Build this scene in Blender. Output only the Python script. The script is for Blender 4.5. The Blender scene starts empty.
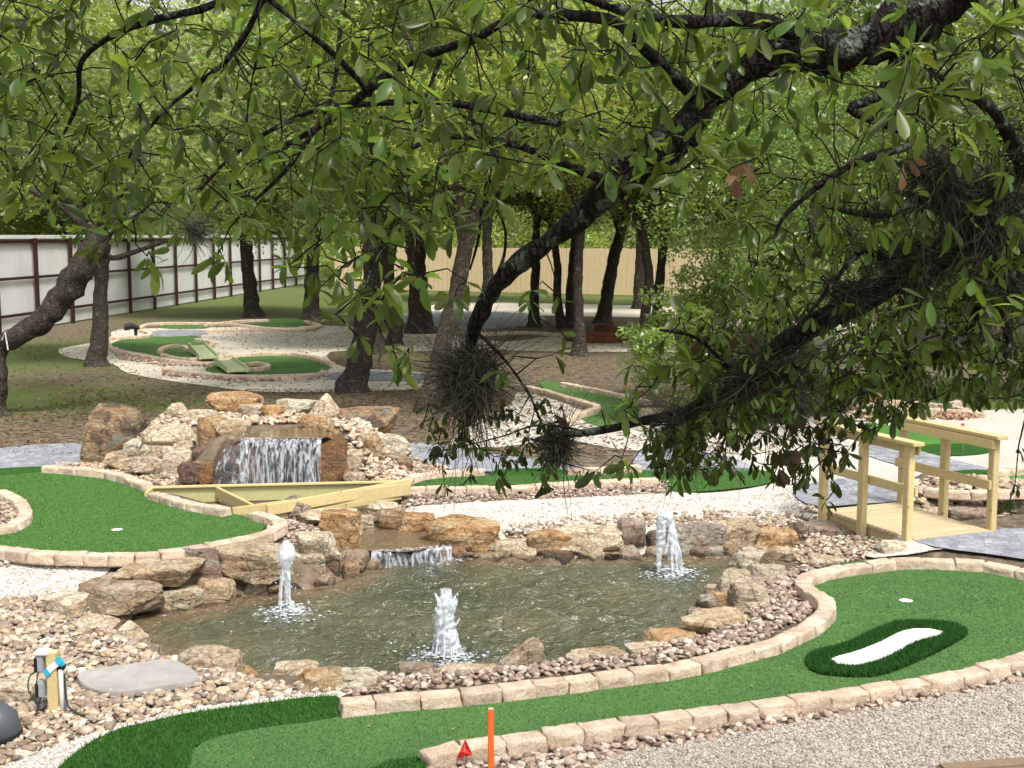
import bpy, bmesh, math, random
import numpy as np
from mathutils import Vector, noise, geometry

C = bpy.context.scene
COL = C.collection
R = math.radians
rng = np.random.default_rng(7)
random.seed(7)

# ------------------------------------------------------------------ camera
F = 1250.0
TH = math.atan(149 / F)
CAMZ = 3.1
cam = bpy.data.cameras.new('camera')
camo = bpy.data.objects.new('camera', cam)
COL.objects.link(camo)
camo.location = (0, 0, CAMZ)
camo.rotation_euler = (math.pi / 2 - TH, 0, 0)
cam.sensor_width = 36
cam.lens = F / 1024 * 36
cam.clip_end = 600
cam.clip_start = 0.05
C.camera = camo
CT, ST = math.cos(TH), math.sin(TH)


def ray(x, y):
    u, v = (x - 512) / F, (y - 384) / F
    return Vector((u, CT - v * ST, -ST - v * CT))


def P(x, y, z=0.0):
    d = ray(x, y)
    t = (z - CAMZ) / d.z
    return Vector((d.x * t, d.y * t, z))


def D(x, y, d):
    r = ray(x, y)
    t = d / r.y
    return Vector((r.x * t, d, CAMZ + r.z * t))


def PP(pts, z=0.0):
    return [tuple(P(x, y, z)[:2]) for x, y in pts]


def smooth(pts, closed=True, n=5):
    q = np.array(pts, float)
    m = len(q)
    out = []
    rngi = range(m) if closed else range(m - 1)
    for i in rngi:
        if closed:
            a, b, c, d = q[(i - 1) % m], q[i], q[(i + 1) % m], q[(i + 2) % m]
        else:
            a, b, c, d = q[max(i - 1, 0)], q[i], q[i + 1], q[min(i + 2, m - 1)]
        for k in range(n):
            t = k / n
            out.append(.5 * ((2 * b) + (-a + c) * t + (2 * a - 5 * b + 4 * c - d) * t * t + (-a + 3 * b - 3 * c + d) * t ** 3))
    if not closed:
        out.append(q[-1])
    return [tuple(p) for p in out]


def sdf(X, Y, poly):
    """signed distance of points to a closed polygon, negative inside"""
    X = np.asarray(X, float); Y = np.asarray(Y, float)
    p = np.array(poly, float)
    d2 = np.full(X.shape, 1e18)
    ins = np.zeros(X.shape, bool)
    n = len(p)
    for i in range(n):
        ax, ay = p[i]; bx, by = p[(i + 1) % n]
        ex, ey = bx - ax, by - ay
        L = ex * ex + ey * ey + 1e-12
        t = np.clip(((X - ax) * ex + (Y - ay) * ey) / L, 0, 1)
        d2 = np.minimum(d2, (X - ax - t * ex) ** 2 + (Y - ay - t * ey) ** 2)
        c = (ay > Y) != (by > Y)
        xi = ex * (Y - ay) / (ey if abs(ey) > 1e-12 else 1e-12) + ax
        ins ^= c & (X < xi)
    d = np.sqrt(d2)
    return np.where(ins, -d, d)


def sst(a, b, x):
    t = np.clip((x - a) / (b - a), 0, 1)
    return t * t * (3 - 2 * t)


# ------------------------------------------------------------------ plan of the place
WZ = -0.22          # pond water level
LG = 0.12           # left green level
pond_px = [(128, 628), (148, 614), (190, 612), (240, 600), (300, 592), (345, 583), (372, 566), (392, 558), (440, 557), (500, 560), (560, 560),
           (640, 556), (700, 558), (745, 556), (775, 554), (768, 566), (742, 578), (728, 600), (712, 622), (690, 645), (640, 662), (590, 672), (530, 680),
           (460, 688), (400, 690), (330, 688), (260, 684), (200, 672), (160, 655), (138, 642)]
POND = smooth(PP(pond_px, WZ), True, 4)
lgreen_px = [(-70, 480), (-20, 474), (20, 471), (60, 472), (100, 476), (130, 482), (150, 492), (180, 503), (222, 513), (245, 518), (266, 524), (262, 533), (240, 540), (200, 547),
             (160, 553), (110, 556), (50, 555), (0, 551), (-60, 545)]
LGREEN = smooth(PP(lgreen_px, LG), True, 4)
chan_px = [(352, 560), (360, 535), (368, 520), (330, 505), (260, 500), (240, 490), (330, 486), (390, 500), (402, 520), (430, 530), (436, 545), (450, 556), (400, 566)]
CHAN = smooth(PP(chan_px, -.1), True, 3)
MOUND = [(-4.9, 17.0), (-4.8, 16.6), (-4.0, 16.1), (-3.75, 15.5), (-2.25, 15.45), (-1.9, 16.0), (-1.9, 16.7), (-2.4, 17.2), (-3.8, 17.3)]
CUL_px = [(800, 548), (850, 520), (900, 500), (960, 500), (1010, 515), (1060, 540), (990, 545), (930, 552), (870, 552), (830, 556)]
CUL = PP([(800, 546), (850, 530), (905, 518), (960, 514), (1040, 512), (1060, 524), (1000, 528), (960, 533), (915, 541), (885, 548), (830, 553)], -.2)


PADS = [PP([(905, 541), (915, 539), (960, 537), (1000, 533), (1060, 533), (1140, 545), (1100, 575), (1030, 562), (990, 556), (950, 550)], .09), PP([(793, 494), (800, 488), (830, 482), (870, 479), (900, 487), (905, 497), (898, 504), (822, 509), (802, 504)], .09)]


def terrain(X, Y):
    X = np.asarray(X, float); Y = np.asarray(Y, float)
    h = LG * sst(.55, .12, sdf(X, Y, LGREEN))
    m = sdf(X, Y, MOUND)
    mh = .60 * sst(.55, -.15, m)
    fallx = sst(-4.1, -3.7, X) * sst(-1.9, -2.25, X)
    mh = mh * (1 - fallx * sst(15.38, 15.22, Y))
    mh *= sst(14.6, 15.1, Y) 
    h = np.maximum(h, mh)
    for pl_ in PADS: h = np.maximum(h, .085 * sst(.30, .03, sdf(X, Y, pl_)))
    c = sdf(X, Y, CHAN)
    h = h + (np.minimum(h, -.13) - h) * sst(.16, -.06, c)
    c = sdf(X, Y, CUL)
    h = h + (np.minimum(h, -.4) - h) * sst(.2, -.25, c)
    p = sdf(X, Y, POND)
    bank = np.where(p > 0, WZ - .03 + (h - WZ + .03) * sst(.10, .36, p), WZ - .05 - .42 * sst(0, -.5, p))
    h = np.where(p < .37, np.minimum(h, bank), h)
    return h


def th(x, y):
    return float(terrain(np.array([x]), np.array([y]))[0])


# ------------------------------------------------------------------ object helpers
def tag(o, label=None, cat=None, group=None, kind=None):
    if label: o['label'] = label
    if cat: o['category'] = cat
    if group: o['group'] = group
    if kind: o['kind'] = kind
    return o


def empty(name, loc=(0, 0, 0), rz=0):
    o = bpy.data.objects.new(name, None)
    COL.objects.link(o)
    o.location = loc
    o.rotation_euler = (0, 0, rz)
    o.empty_display_size = .1
    return o


def link(name, me, parent=None, loc=None):
    o = bpy.data.objects.new(name, me)
    COL.objects.link(o)
    if parent: o.parent = parent
    if loc is not None: o.location = loc
    return o


def mesh_np(name, V, Fc, mat, smooth_=True, color=None, matidx=None):
    """V (n,3), Fc (m,k) uniform polygons"""
    V = np.ascontiguousarray(V, dtype=np.float32)
    Fc = np.ascontiguousarray(Fc, dtype=np.int32)
    me = bpy.data.meshes.new(name)
    m, k = Fc.shape
    me.vertices.add(len(V)); me.vertices.foreach_set('co', V.ravel())
    me.loops.add(m * k); me.loops.foreach_set('vertex_index', Fc.ravel())
    me.polygons.add(m)
    me.polygons.foreach_set('loop_start', np.arange(0, m * k, k, dtype=np.int32))
    me.polygons.foreach_set('loop_total', np.full(m, k, np.int32))
    if smooth_: me.polygons.foreach_set('use_smooth', np.ones(m, bool))
    for mm in (mat if isinstance(mat, (list, tuple)) else [mat]): me.materials.append(mm)
    if matidx is not None: me.polygons.foreach_set('material_index', np.asarray(matidx, np.int32))
    me.update()
    if color is not None:
        a = me.color_attributes.new('tint', 'FLOAT_COLOR', 'POINT')
        c = np.ones((len(V), 4), np.float32); c[:, :3] = color
        a.data.foreach_set('color', c.ravel())
    return me


class MB:
    """collects simple shapes for one mesh"""
    def __init__(s): s.v = []; s.f = []

    def add(s, v, f):
        o = len(s.v); s.v += [tuple(p) for p in v]; s.f += [tuple(i + o for i in q) for q in f]; return s

    def box(s, c, size, axes=None, bev=.0):
        c = Vector(c); sx, sy, sz = [q / 2 for q in size]
        ax = axes or (Vector((1, 0, 0)), Vector((0, 1, 0)), Vector((0, 0, 1)))
        bm = bmesh.new()
        bmesh.ops.create_cube(bm, size=1)
        for v in bm.verts: v.co = Vector((v.co.x * sx * 2, v.co.y * sy * 2, v.co.z * sz * 2))
        if bev: bmesh.ops.bevel(bm, geom=list(bm.edges), offset=bev, segments=2, affect='EDGES')
        bm.verts.index_update()
        s.add([c + ax[0] * v.co.x + ax[1] * v.co.y + ax[2] * v.co.z for v in bm.verts], [[v.index for v in f.verts] for f in bm.faces])
        bm.free(); return s

    def beam(s, a, b, w, h, up=(0, 0, 1), bev=.004):
        a, b = Vector(a), Vector(b)
        x = (b - a); L = x.length; x.normalize()
        y = Vector(up).cross(x).normalized(); z = x.cross(y)
        return s.box((a + b) / 2, (L, w, h), (x, y, z), bev)

    def tube(s, pts, rad, n=8, caps=True):
        V, Fq = tube_np(pts, rad, n)
        s.add(V.tolist(), Fq.tolist())
        if caps:
            o = len(s.v) - len(V)
            s.f.append(tuple(o + i for i in range(n))[::-1]); s.f.append(tuple(o + len(V) - n + i for i in range(n)))
        return s

    def build(s, name, mat, parent=None, smooth_=False, loc=None):
        me = bpy.data.meshes.new(name)
        me.from_pydata(s.v, [], s.f)
        me.materials.append(mat)
        if smooth_: me.polygons.foreach_set('use_smooth', [True] * len(me.polygons))
        me.update()
        return link(name, me, parent, loc)


def tube_np(pts, rad, n=8, rough=0, rs=9.0, seed=0):
    P_ = np.array([tuple(p) for p in pts], float)
    m = len(P_)
    rad = np.broadcast_to(np.asarray(rad, float), (m,))
    T = np.gradient(P_, axis=0); T /= np.linalg.norm(T, axis=1)[:, None] + 1e-9
    a = np.array([0, 0, 1.]) if abs(T[0][2]) < .9 else np.array([1., 0, 0])
    N = np.cross(T[0], a); N /= np.linalg.norm(N)
    V = np.zeros((m, n, 3))
    ang = np.arange(n) * 2 * np.pi / n
    for i in range(m):
        N = N - T[i] * N.dot(T[i]); N /= np.linalg.norm(N) + 1e-9
        B = np.cross(T[i], N)
        rr = rad[i] * np.ones(n)
        if rough:
            for k in range(n):
                dr = N * math.cos(ang[k]) + B * math.sin(ang[k])
                q = Vector(P_[i] + dr * rad[i])
                rr[k] *= 1 + rough * (noise.noise(q * rs + Vector((seed, 0, 0))) + .6 * noise.noise(q * rs * 2.7))
        V[i] = P_[i] + rr[:, None] * (np.cos(ang)[:, None] * N + np.sin(ang)[:, None] * B)
    i = np.arange(m - 1)[:, None] * n; k = np.arange(n)[None]
    k2 = (k + 1) % n
    Fq = np.stack([i + k, i + k2, i + n + k2, i + n + k], -1).reshape(-1, 4)
    return V.reshape(-1, 3), Fq


def join_np(parts):
    Vs, Fs, o = [], [], 0
    for V, Fq in parts:
        Vs.append(V); Fs.append(Fq + o); o += len(V)
    return np.concatenate(Vs), np.concatenate(Fs)


def resample(pts, step):
    q = np.array([tuple(p) for p in pts], float)
    seg = np.linalg.norm(np.diff(q, axis=0), axis=1)
    s = np.concatenate([[0], np.cumsum(seg)])
    n = max(2, int(s[-1] / step) + 1)
    t = np.linspace(0, s[-1], n)
    return np.stack([np.interp(t, s, q[:, k]) for k in range(q.shape[1])], 1)


# ------------------------------------------------------------------ materials
class NT:
    def __init__(s, name):
        s.m = bpy.data.materials.new(name); s.m.use_nodes = True
        s.t = s.m.node_tree; s.t.nodes.clear()
        s.out = s.t.nodes.new('ShaderNodeOutputMaterial')

    def n(s, typ, **kw):
        nd = s.t.nodes.new('ShaderNode' + typ)
        for k, v in kw.items():
            if k in ('ins',): continue
            setattr(nd, k, v)
        for k, v in kw.get('ins', {}).items():
            if isinstance(v, bpy.types.NodeSocket): s.t.links.new(v, nd.inputs[k])
            else: nd.inputs[k].default_value = v
        return nd

    def l(s, a, b): s.t.links.new(a, b)

    def coord(s, which='Object', rand=True):
        c = s.n('TexCoord').outputs[which]
        if not rand: return c
        r = s.n('ObjectInfo').outputs['Random']
        mul = s.n('Math', operation='MULTIPLY', ins={0: r, 1: 37.0}).outputs[0]
        return s.n('VectorMath', operation='ADD', ins={0: c, 1: mul}).outputs[0]

    def noise(s, vec, scale, detail=4, rough=.6, dist=0):
        return s.n('TexNoise', ins={'Vector': vec, 'Scale': scale, 'Detail': detail, 'Roughness': rough, 'Distortion': dist}).outputs['Fac']

    def ramp(s, fac, stops, interp='LINEAR'):
        r = s.n('ValToRGB', ins={'Fac': fac}); e = r.color_ramp; e.interpolation = interp
        while len(e.elements) < len(stops): e.elements.new(.5)
        for el, (p, c) in zip(e.elements, stops):
            el.position = p; el.color = (*c, 1) if len(c) == 3 else c
        return r.outputs['Color']

    def mix(s, fac, a, b, mode='MIX'):
        m = s.n('Mix', data_type='RGBA', blend_type=mode)
        for i, v in ((0, fac), (6, a), (7, b)):
            if isinstance(v, bpy.types.NodeSocket): s.l(v, m.inputs[i])
            else: m.inputs[i].default_value = v if i == 0 else ((*v, 1) if len(v) == 3 else v)
        return m.outputs[2]

    def bump(s, h, strength, dist, normal=None):
        ins = {'Height': h, 'Strength': strength, 'Distance': dist}
        if normal is not None: ins['Normal'] = normal
        return s.n('Bump', ins=ins).outputs['Normal']

    def bsdf(s, col, rough=.8, normal=None, spec=.3, **kw):
        b = s.n('BsdfPrincipled')
        for k, v in dict({'Base Color': col, 'Roughness': rough, 'Specular IOR Level': spec}, **kw).items():
            if isinstance(v, bpy.types.NodeSocket): s.l(v, b.inputs[k])
            else: b.inputs[k].default_value = (*v, 1) if isinstance(v, tuple) and len(v) == 3 else v
        if normal is not None: s.l(normal, b.inputs['Normal'])
        return b.outputs[0]

    def done(s, sh):
        s.l(sh, s.out.inputs['Surface']); return s.m


def g(v): return (v, v, v)


def rock_mat(name, stops, scale=3.0, wet=0.0, lichen=0.0):
    t = NT(name); c = t.coord()
    sq = t.n('Mapping', ins={'Vector': c, 'Scale': (1, 1, 1.9), 'Rotation': (.15, .1, 0)}).outputs[0]
    n1 = t.noise(sq, scale, 6, .62, .6)
    col = t.ramp(n1, stops)
    n2 = t.noise(c, 26, 5, .7)
    col = t.mix(1, col, t.ramp(n2, [(.3, g(.42)), (.64, g(1.25))]), 'MULTIPLY')
    crk = t.n('TexVoronoi', feature='DISTANCE_TO_EDGE', ins={'Vector': t.n('VectorMath', operation='ADD', ins={0: sq, 1: t.n('VectorMath', operation='SCALE', ins={0: t.n('TexNoise', ins={'Vector': c, 'Scale': 4.0}).outputs['Color'], 'Scale': .35}).outputs[0]}).outputs[0], 'Scale': 3.2}).outputs['Distance']
    ck = t.ramp(crk, [(0, g(.45)), (.035, g(1))])
    col = t.mix(1, col, ck, 'MULTIPLY')
    # veins and iron bands
    v = t.noise(sq, 1.4, 3, .5, 1.5)
    band = t.ramp(v, [(.44, g(0)), (.5, g(.38)), (.56, g(0))])
    col = t.mix(band, col, (.30, .13, .045))
    if lichen:
        ln = t.noise(c, 5, 5, .7)
        col = t.mix(t.ramp(ln, [(.62 - lichen, g(0)), (.66 - lichen, g(.85))]), col, (.22, .24, .19))
        dk = t.noise(c, 3.2, 4, .6)
        col = t.mix(t.ramp(dk, [(.52, g(0)), (.6, g(.8))]), col, (.07, .05, .045))
    zz = t.n('SeparateXYZ', ins={0: t.n('NewGeometry').outputs['Position']}).outputs[2]
    wl = t.n('Math', operation='ADD', ins={0: zz, 1: t.n('Math', operation='MULTIPLY', ins={0: t.noise(c, 7, 3), 1: -.07}).outputs[0]}).outputs[0]
    wetl = t.n('MapRange', ins={0: wl, 1: WZ - .01, 2: WZ + .025, 3: .42, 4: 1.0}).outputs[0]
    col = t.mix(1, col, t.n('CombineColor', ins={0: wetl, 1: wetl, 2: wetl}).outputs[0], 'MULTIPLY')
    # per stone tint
    r = t.n('ObjectInfo').outputs['Random']
    col = t.mix(1, col, t.ramp(r, [(0, (.80, .78, .78)), (.35, (1.08, 1.0, .92)), (.7, (.96, 1.0, 1.0)), (1, (1.12, 1.04, .96))]), 'MULTIPLY')
    h = t.noise(sq, 9, 8, .72)
    nm = t.bump(h, 1, .09)
    nm = t.bump(ck, .8, .02, nm)
    nm = t.bump(n2, .6, .012, nm)
    return t.done(t.bsdf(col, .85 - .6 * wet, nm, .3 + .4 * wet))


M = {}
M['rock'] = rock_mat('sandstone_tan', [(.25, (.29, .21, .13)), (.42, (.50, .40, .265)), (.58, (.64, .54, .385)), (.75, (.74, .66, .51))])
M['rock_pale'] = rock_mat('sandstone_pale', [(.25, (.48, .38, .26)), (.45, (.68, .59, .43)), (.7, (.80, .73, .59))])
M['rock_orange'] = rock_mat('sandstone_orange', [(.25, (.24, .115, .05)), (.45, (.50, .31, .15)), (.58, (.58, .43, .26)), (.75, (.68, .58, .42))])
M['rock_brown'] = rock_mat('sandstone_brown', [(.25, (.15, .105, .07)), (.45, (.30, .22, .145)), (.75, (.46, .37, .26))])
M['rock_grey'] = rock_mat('weathered_grey_rock', [(.25, (.20, .165, .13)), (.5, (.38, .32, .26)), (.75, (.56, .50, .42))], 4)
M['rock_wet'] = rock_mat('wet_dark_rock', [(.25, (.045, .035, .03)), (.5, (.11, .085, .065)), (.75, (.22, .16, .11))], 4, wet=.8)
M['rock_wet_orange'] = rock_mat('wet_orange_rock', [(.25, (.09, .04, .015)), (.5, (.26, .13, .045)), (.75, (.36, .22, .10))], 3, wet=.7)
M['rock_lichen'] = rock_mat('lichen_rock', [(.25, (.16, .08, .05)), (.5, (.34, .24, .14)), (.75, (.55, .44, .28))], 2.2, lichen=.08)
M['rock_purple'] = rock_mat('purple_brown_rock', [(.25, (.09, .055, .04)), (.5, (.19, .12, .09)), (.75, (.30, .20, .14))], 2.5)
M['rock_red'] = rock_mat('red_brown_rock', [(.25, (.10, .035, .02)), (.5, (.22, .075, .04)), (.75, (.30, .13, .075))], 2.5)


def block_mat():
    t = NT('split_kerb_stone'); c = t.coord()
    n1 = t.noise(c, 7, 5, .6, .4)
    col = t.ramp(n1, [(.28, (.50, .365, .25)), (.5, (.69, .55, .41)), (.70, (.83, .72, .58))])
    n2 = t.noise(c, 60, 4, .7)
    col = t.mix(1, col, t.ramp(n2, [(.3, g(.78)), (.7, g(1.12))]), 'MULTIPLY')
    r = t.n('ObjectInfo').outputs['Random']
    col = t.mix(1, col, t.ramp(r, [(0, (.86, .84, .84)), (.5, (1.0, .98, .96)), (1, (1.1, 1.08, 1.06))]), 'MULTIPLY')
    h = t.noise(c, 18, 8, .75)
    return t.done(t.bsdf(col, .88, t.bump(h, 1, .04), .25))


M['block'] = block_mat()


def tint_mat(name, rough=.8, bumps=0, spec=.3, nscale=40, dark=.7):
    t = NT(name)
    a = t.n('VertexColor', layer_name='tint').outputs['Color']
    c = t.coord('Object', False)
    n2 = t.noise(c, nscale, 4, .7)
    col = t.mix(1, a, t.ramp(n2, [(.3, g(dark)), (.7, g(1.2))]), 'MULTIPLY')
    return t.done(t.bsdf(col, rough, t.bump(n2, bumps, .01) if bumps else None, spec))


M['pebble'] = tint_mat('river_cobble', .75, .5, .35)
M['chip'] = tint_mat('gravel_chip', .9, .0, .2, 120)


def gravel_mat(name, a, b, c3, sc=75):
    t = NT(name); c = t.coord('Object', False)
    v = t.n('TexVoronoi', ins={'Vector': c, 'Scale': sc})
    big = t.noise(c, 1.1, 5, .6)
    col = t.ramp(t.n('SeparateColor', ins={0: v.outputs['Color']}).outputs[0], [(0, c3), (.18, a), (.6, b), (1, tuple(min(1, q * 1.15) for q in b))])
    col = t.mix(1, col, t.ramp(big, [(.3, g(.80)), (.65, g(1.04))]), 'MULTIPLY')
    fine = t.noise(c, 30, 4, .7)
    col = t.mix(1, col, t.ramp(fine, [(.3, g(.78)), (.62, g(1.05))]), 'MULTIPLY')
    edge = t.n('Math', operation='SUBTRACT', ins={0: 1.0, 1: v.outputs['Distance']}).outputs[0]
    return t.done(t.bsdf(col, .9, t.bump(edge, .9, .012), .2))


M['gravel'] = gravel_mat('white_crushed_gravel', (.50, .455, .39), (.66, .62, .55), (.33, .275, .22))
M['gravel_pink'] = gravel_mat('buff_crushed_gravel', (.37, .32, .26), (.51, .45, .375), (.20, .165, .13), 95)
M['gravel_far'] = gravel_mat('buff_fine_gravel', (.54, .48, .39), (.68, .62, .52), (.36, .30, .23), 40)
M['cobblebed'] = gravel_mat('cobble_bed', (.22, .17, .13), (.36, .28, .21), (.09, .07, .05), 26)


def turf_mat(name, a, b, sc=200):
    t = NT(name); c = t.coord('Object', False)
    n = t.noise(c, sc, 3, .8)
    n2 = t.noise(c, 1.6, 4, .6)
    n3 = t.noise(c, 14, 3, .6)
    col = t.ramp(n, [(.36, a), (.64, b)])
    n5 = t.noise(c, 55, 4, .8)
    col = t.mix(1, col, t.ramp(n5, [(.35, g(.80)), (.65, g(1.14))]), 'MULTIPLY')
    col = t.mix(1, col, t.ramp(n2, [(.3, g(.86)), (.7, g(1.1))]), 'MULTIPLY')
    col = t.mix(1, col, t.ramp(n3, [(.3, g(.92)), (.7, g(1.06))]), 'MULTIPLY')
    return t.done(t.bsdf(col, .9, t.bump(n, .7, .006), .15))


M['turf'] = turf_mat('short_putting_turf', (.054, .120, .033), (.100, .200, .058))
M['turf_left'] = turf_mat('bright_putting_turf', (.050, .140, .026), (.095, .225, .048))
M['turf_dark'] = turf_mat('deep_fringe_turf', (.015, .055, .008), (.035, .11, .016), 120)
M['blade'] = tint_mat('turf_blade', .7, 0, .2, 30, .85)


def ground_mat():
    t = NT('soil_and_litter'); c = t.coord('Object', False)
    n = t.noise(c, 6, 8, .7)
    soil = t.ramp(n, [(.32, (.052, .040, .027)), (.5, (.13, .102, .070)), (.64, (.24, .195, .14))])
    sp = t.noise(c, 38, 4, .8)
    soil = t.mix(t.ramp(sp, [(.6, g(0)), (.7, g(.55))]), soil, (.34, .29, .21))
    grass = t.mix(t.noise(c, 30, 4, .8), (.055, .074, .022), (.14, .175, .055))
    ga = t.n('Attribute', attribute_name='grass').outputs['Fac']
    gn = t.noise(c, 1.3, 6, .7)
    gg = t.n('Math', operation='ADD', ins={0: ga, 1: gn}).outputs[0]
    gf = t.noise(c, 14, 4, .8)
    gg = t.n('MultiplyAdd' if False else 'Math', operation='ADD', ins={0: gg, 1: t.n('Math', operation='MULTIPLY', ins={0: gf, 1: .5}).outputs[0]}).outputs[0]
    fac = t.ramp(t.n('Math', operation='SUBTRACT', ins={0: gg, 1: .75}).outputs[0], [(.12, g(0)), (.4, g(1))])
    col = t.mix(fac, soil, grass)
    bed = t.n('Attribute', attribute_name='bed').outputs['Fac']
    col = t.mix(bed, col, t.ramp(t.noise(c, 9, 5, .6), [(.3, (.10, .075, .05)), (.7, (.24, .19, .13))]))
    return t.done(t.bsdf(col, .95, t.bump(t.noise(c, 22, 8, .75), .9, .03), .15))


M['ground'] = ground_mat()


def paver_mat():
    t = NT('grey_stamped_paving'); c = t.coord('Object', False)
    w = t.n('VectorMath', operation='ADD', ins={0: c, 1: t.n('VectorMath', operation='SCALE', ins={0: t.n('TexNoise', ins={'Vector': c, 'Scale': 2.0}).outputs['Color'], 'Scale': .25}).outputs[0]}).outputs[0]
    v = t.n('TexVoronoi', feature='DISTANCE_TO_EDGE', ins={'Vector': w, 'Scale': 8.5})
    vc = t.n('TexVoronoi', ins={'Vector': w, 'Scale': 8.5})
    n = t.noise(c, 5, 6, .7)
    col = t.ramp(n, [(.3, (.17, .18, .20)), (.5, (.26, .27, .30)), (.7, (.37, .38, .40))])
    col = t.mix(1, col, t.ramp(t.n('SeparateColor', ins={0: vc.outputs['Color']}).outputs[0], [(0, g(.8)), (1, g(1.12))]), 'MULTIPLY')
    e = t.ramp(v.outputs['Distance'], [(0, g(0)), (.06, g(1))])
    col = t.mix(e, (.17, .175, .19), col)
    hh = t.mix(.5, e, t.noise(c, 30, 5, .7), 'MULTIPLY')
    return t.done(t.bsdf(col, .75, t.bump(hh, .6, .012), .3))


M['paver'] = paver_mat()


def bark_mat(name, a, b, lich=.0, sc=1.0):
    t = NT(name); c = t.coord('Object', False)
    m = t.n('Mapping', ins={'Vector': c, 'Scale': (1, 1, .35)}).outputs[0]
    v = t.n('TexVoronoi', feature='DISTANCE_TO_EDGE', ins={'Vector': t.n('VectorMath', operation='ADD', ins={0: m, 1: t.n('VectorMath', operation='SCALE', ins={0: t.n('TexNoise', ins={'Vector': c, 'Scale': 14 * sc}).outputs['Color'], 'Scale': .05 / sc}).outputs[0]}).outputs[0], 'Scale': 34 * sc})
    n = t.noise(c, 20 * sc, 6, .7)
    col = t.mix(n, a, b)
    e = t.ramp(v.outputs['Distance'], [(0, g(.25)), (.25, g(1.1))])
    col = t.mix(1, col, e, 'MULTIPLY')
    if lich:
        ln = t.noise(c, 7 * sc, 6, .75)
        col = t.mix(t.ramp(ln, [(.60 - lich, g(0)), (.66 - lich, g(.8))]), col, (.16, .19, .15))
    hh = t.mix(.6, e, n, 'MULTIPLY')
    return t.done(t.bsdf(col, .9, t.bump(hh, 1.0, .02 / sc), .2))


M['bark'] = bark_mat('oak_bark', (.045, .035, .026), (.13, .105, .082), .03)
M['bark_limb'] = bark_mat('lichened_limb_bark', (.012, .010, .008), (.05, .042, .034), .05, 1.4)
M['bark_light'] = bark_mat('pale_bark', (.09, .07, .05), (.20, .155, .12), .02)
M['twig'] = bark_mat('twig_bark', (.015, .012, .009), (.05, .04, .03), 0, 3)


def leaf_mat(name, a, b, trans=.45, rough=.45, vary=.5):
    t = NT(name)
    tn = t.n('VertexColor', layer_name='tint').outputs['Color']
    col = t.mix(1, tn, (*a,), 'MULTIPLY')
    tc = t.mix(1, tn, (*b,), 'MULTIPLY')
    sh = t.bsdf(col, rough, None, .45)
    tr = t.n('BsdfTranslucent', ins={'Color': tc}).outputs[0]
    mx = t.n('MixShader', ins={0: trans, 1: sh, 2: tr}).outputs[0]
    return t.done(mx)


M['leaf'] = leaf_mat('oak_leaf', (.088, .132, .034), (.26, .37, .05), .50, .33)
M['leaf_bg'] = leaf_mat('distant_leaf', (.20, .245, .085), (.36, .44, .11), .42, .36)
M['leaf_dark'] = leaf_mat('evergreen_leaf', (.095, .135, .040), (.19, .27, .05), .35, .3)
M['dry'] = leaf_mat('dry_leaf', (.30, .22, .145), (.30, .20, .11), .3, .7)
M['moss'] = leaf_mat('ball_moss', (.075, .075, .05), (.05, .05, .03), .15, .8)
M['moss_pale'] = leaf_mat('ball_moss_pale', (.20, .20, .155), (.1, .1, .08), .15, .8)


def wood_mat(name, a, b, knots=True):
    t = NT(name); c = t.coord('Object')
    m = t.n('Mapping', ins={'Vector': c, 'Scale': (1, 1, 1)}).outputs[0]
    n = t.noise(m, 9, 5, .6, 2)
    col = t.mix(n, a, b)
    n2 = t.noise(c, 60, 3, .6)
    col = t.mix(1, col, t.ramp(n2, [(.3, g(.86)), (.7, g(1.06))]), 'MULTIPLY')
    rr_ = t.n('ObjectInfo').outputs['Random']
    col = t.mix(1, col, t.ramp(rr_, [(0, (.86, .84, .82)), (1, (1.08, 1.06, 1.02))]), 'MULTIPLY')
    if knots:
        v = t.n('TexVoronoi', ins={'Vector': c, 'Scale': 5.5}).outputs['Distance']
        col = t.mix(t.ramp(v, [(.05, g(.85)), (.10, g(0))]), col, (.16, .085, .035))
    return t.done(t.bsdf(col, .7, t.bump(n2, .3, .004), .3))


M['timber'] = wood_mat('treated_pine', (.47, .385, .17), (.66, .545, .30))
M['deck'] = wood_mat('pine_deck_board', (.46, .36, .22), (.62, .51, .34))
M['timber_g'] = wood_mat('greenish_treated_pine', (.36, .36, .16), (.52, .50, .26))
M['board_green'] = wood_mat('pale_green_ramp', (.40, .48, .26), (.50, .56, .34), False)
M['fence_wood'] = wood_mat('cedar_picket', (.68, .52, .33), (.80, .64, .43), False)
M['old_wood'] = wood_mat('old_timber', (.16, .11, .07), (.27, .20, .13))


def flat(name, col, rough=.5, spec=.4, nz=.12, sc=8, **kw):
    t = NT(name); c = t.coord('Object')
    n = t.noise(c, sc, 5, .65)
    cc = t.mix(1, col, t.ramp(n, [(.3, g(1 - nz)), (.7, g(1 + nz * .5))]), 'MULTIPLY')
    return t.done(t.bsdf(cc, rough, None, spec, **kw))


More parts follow.
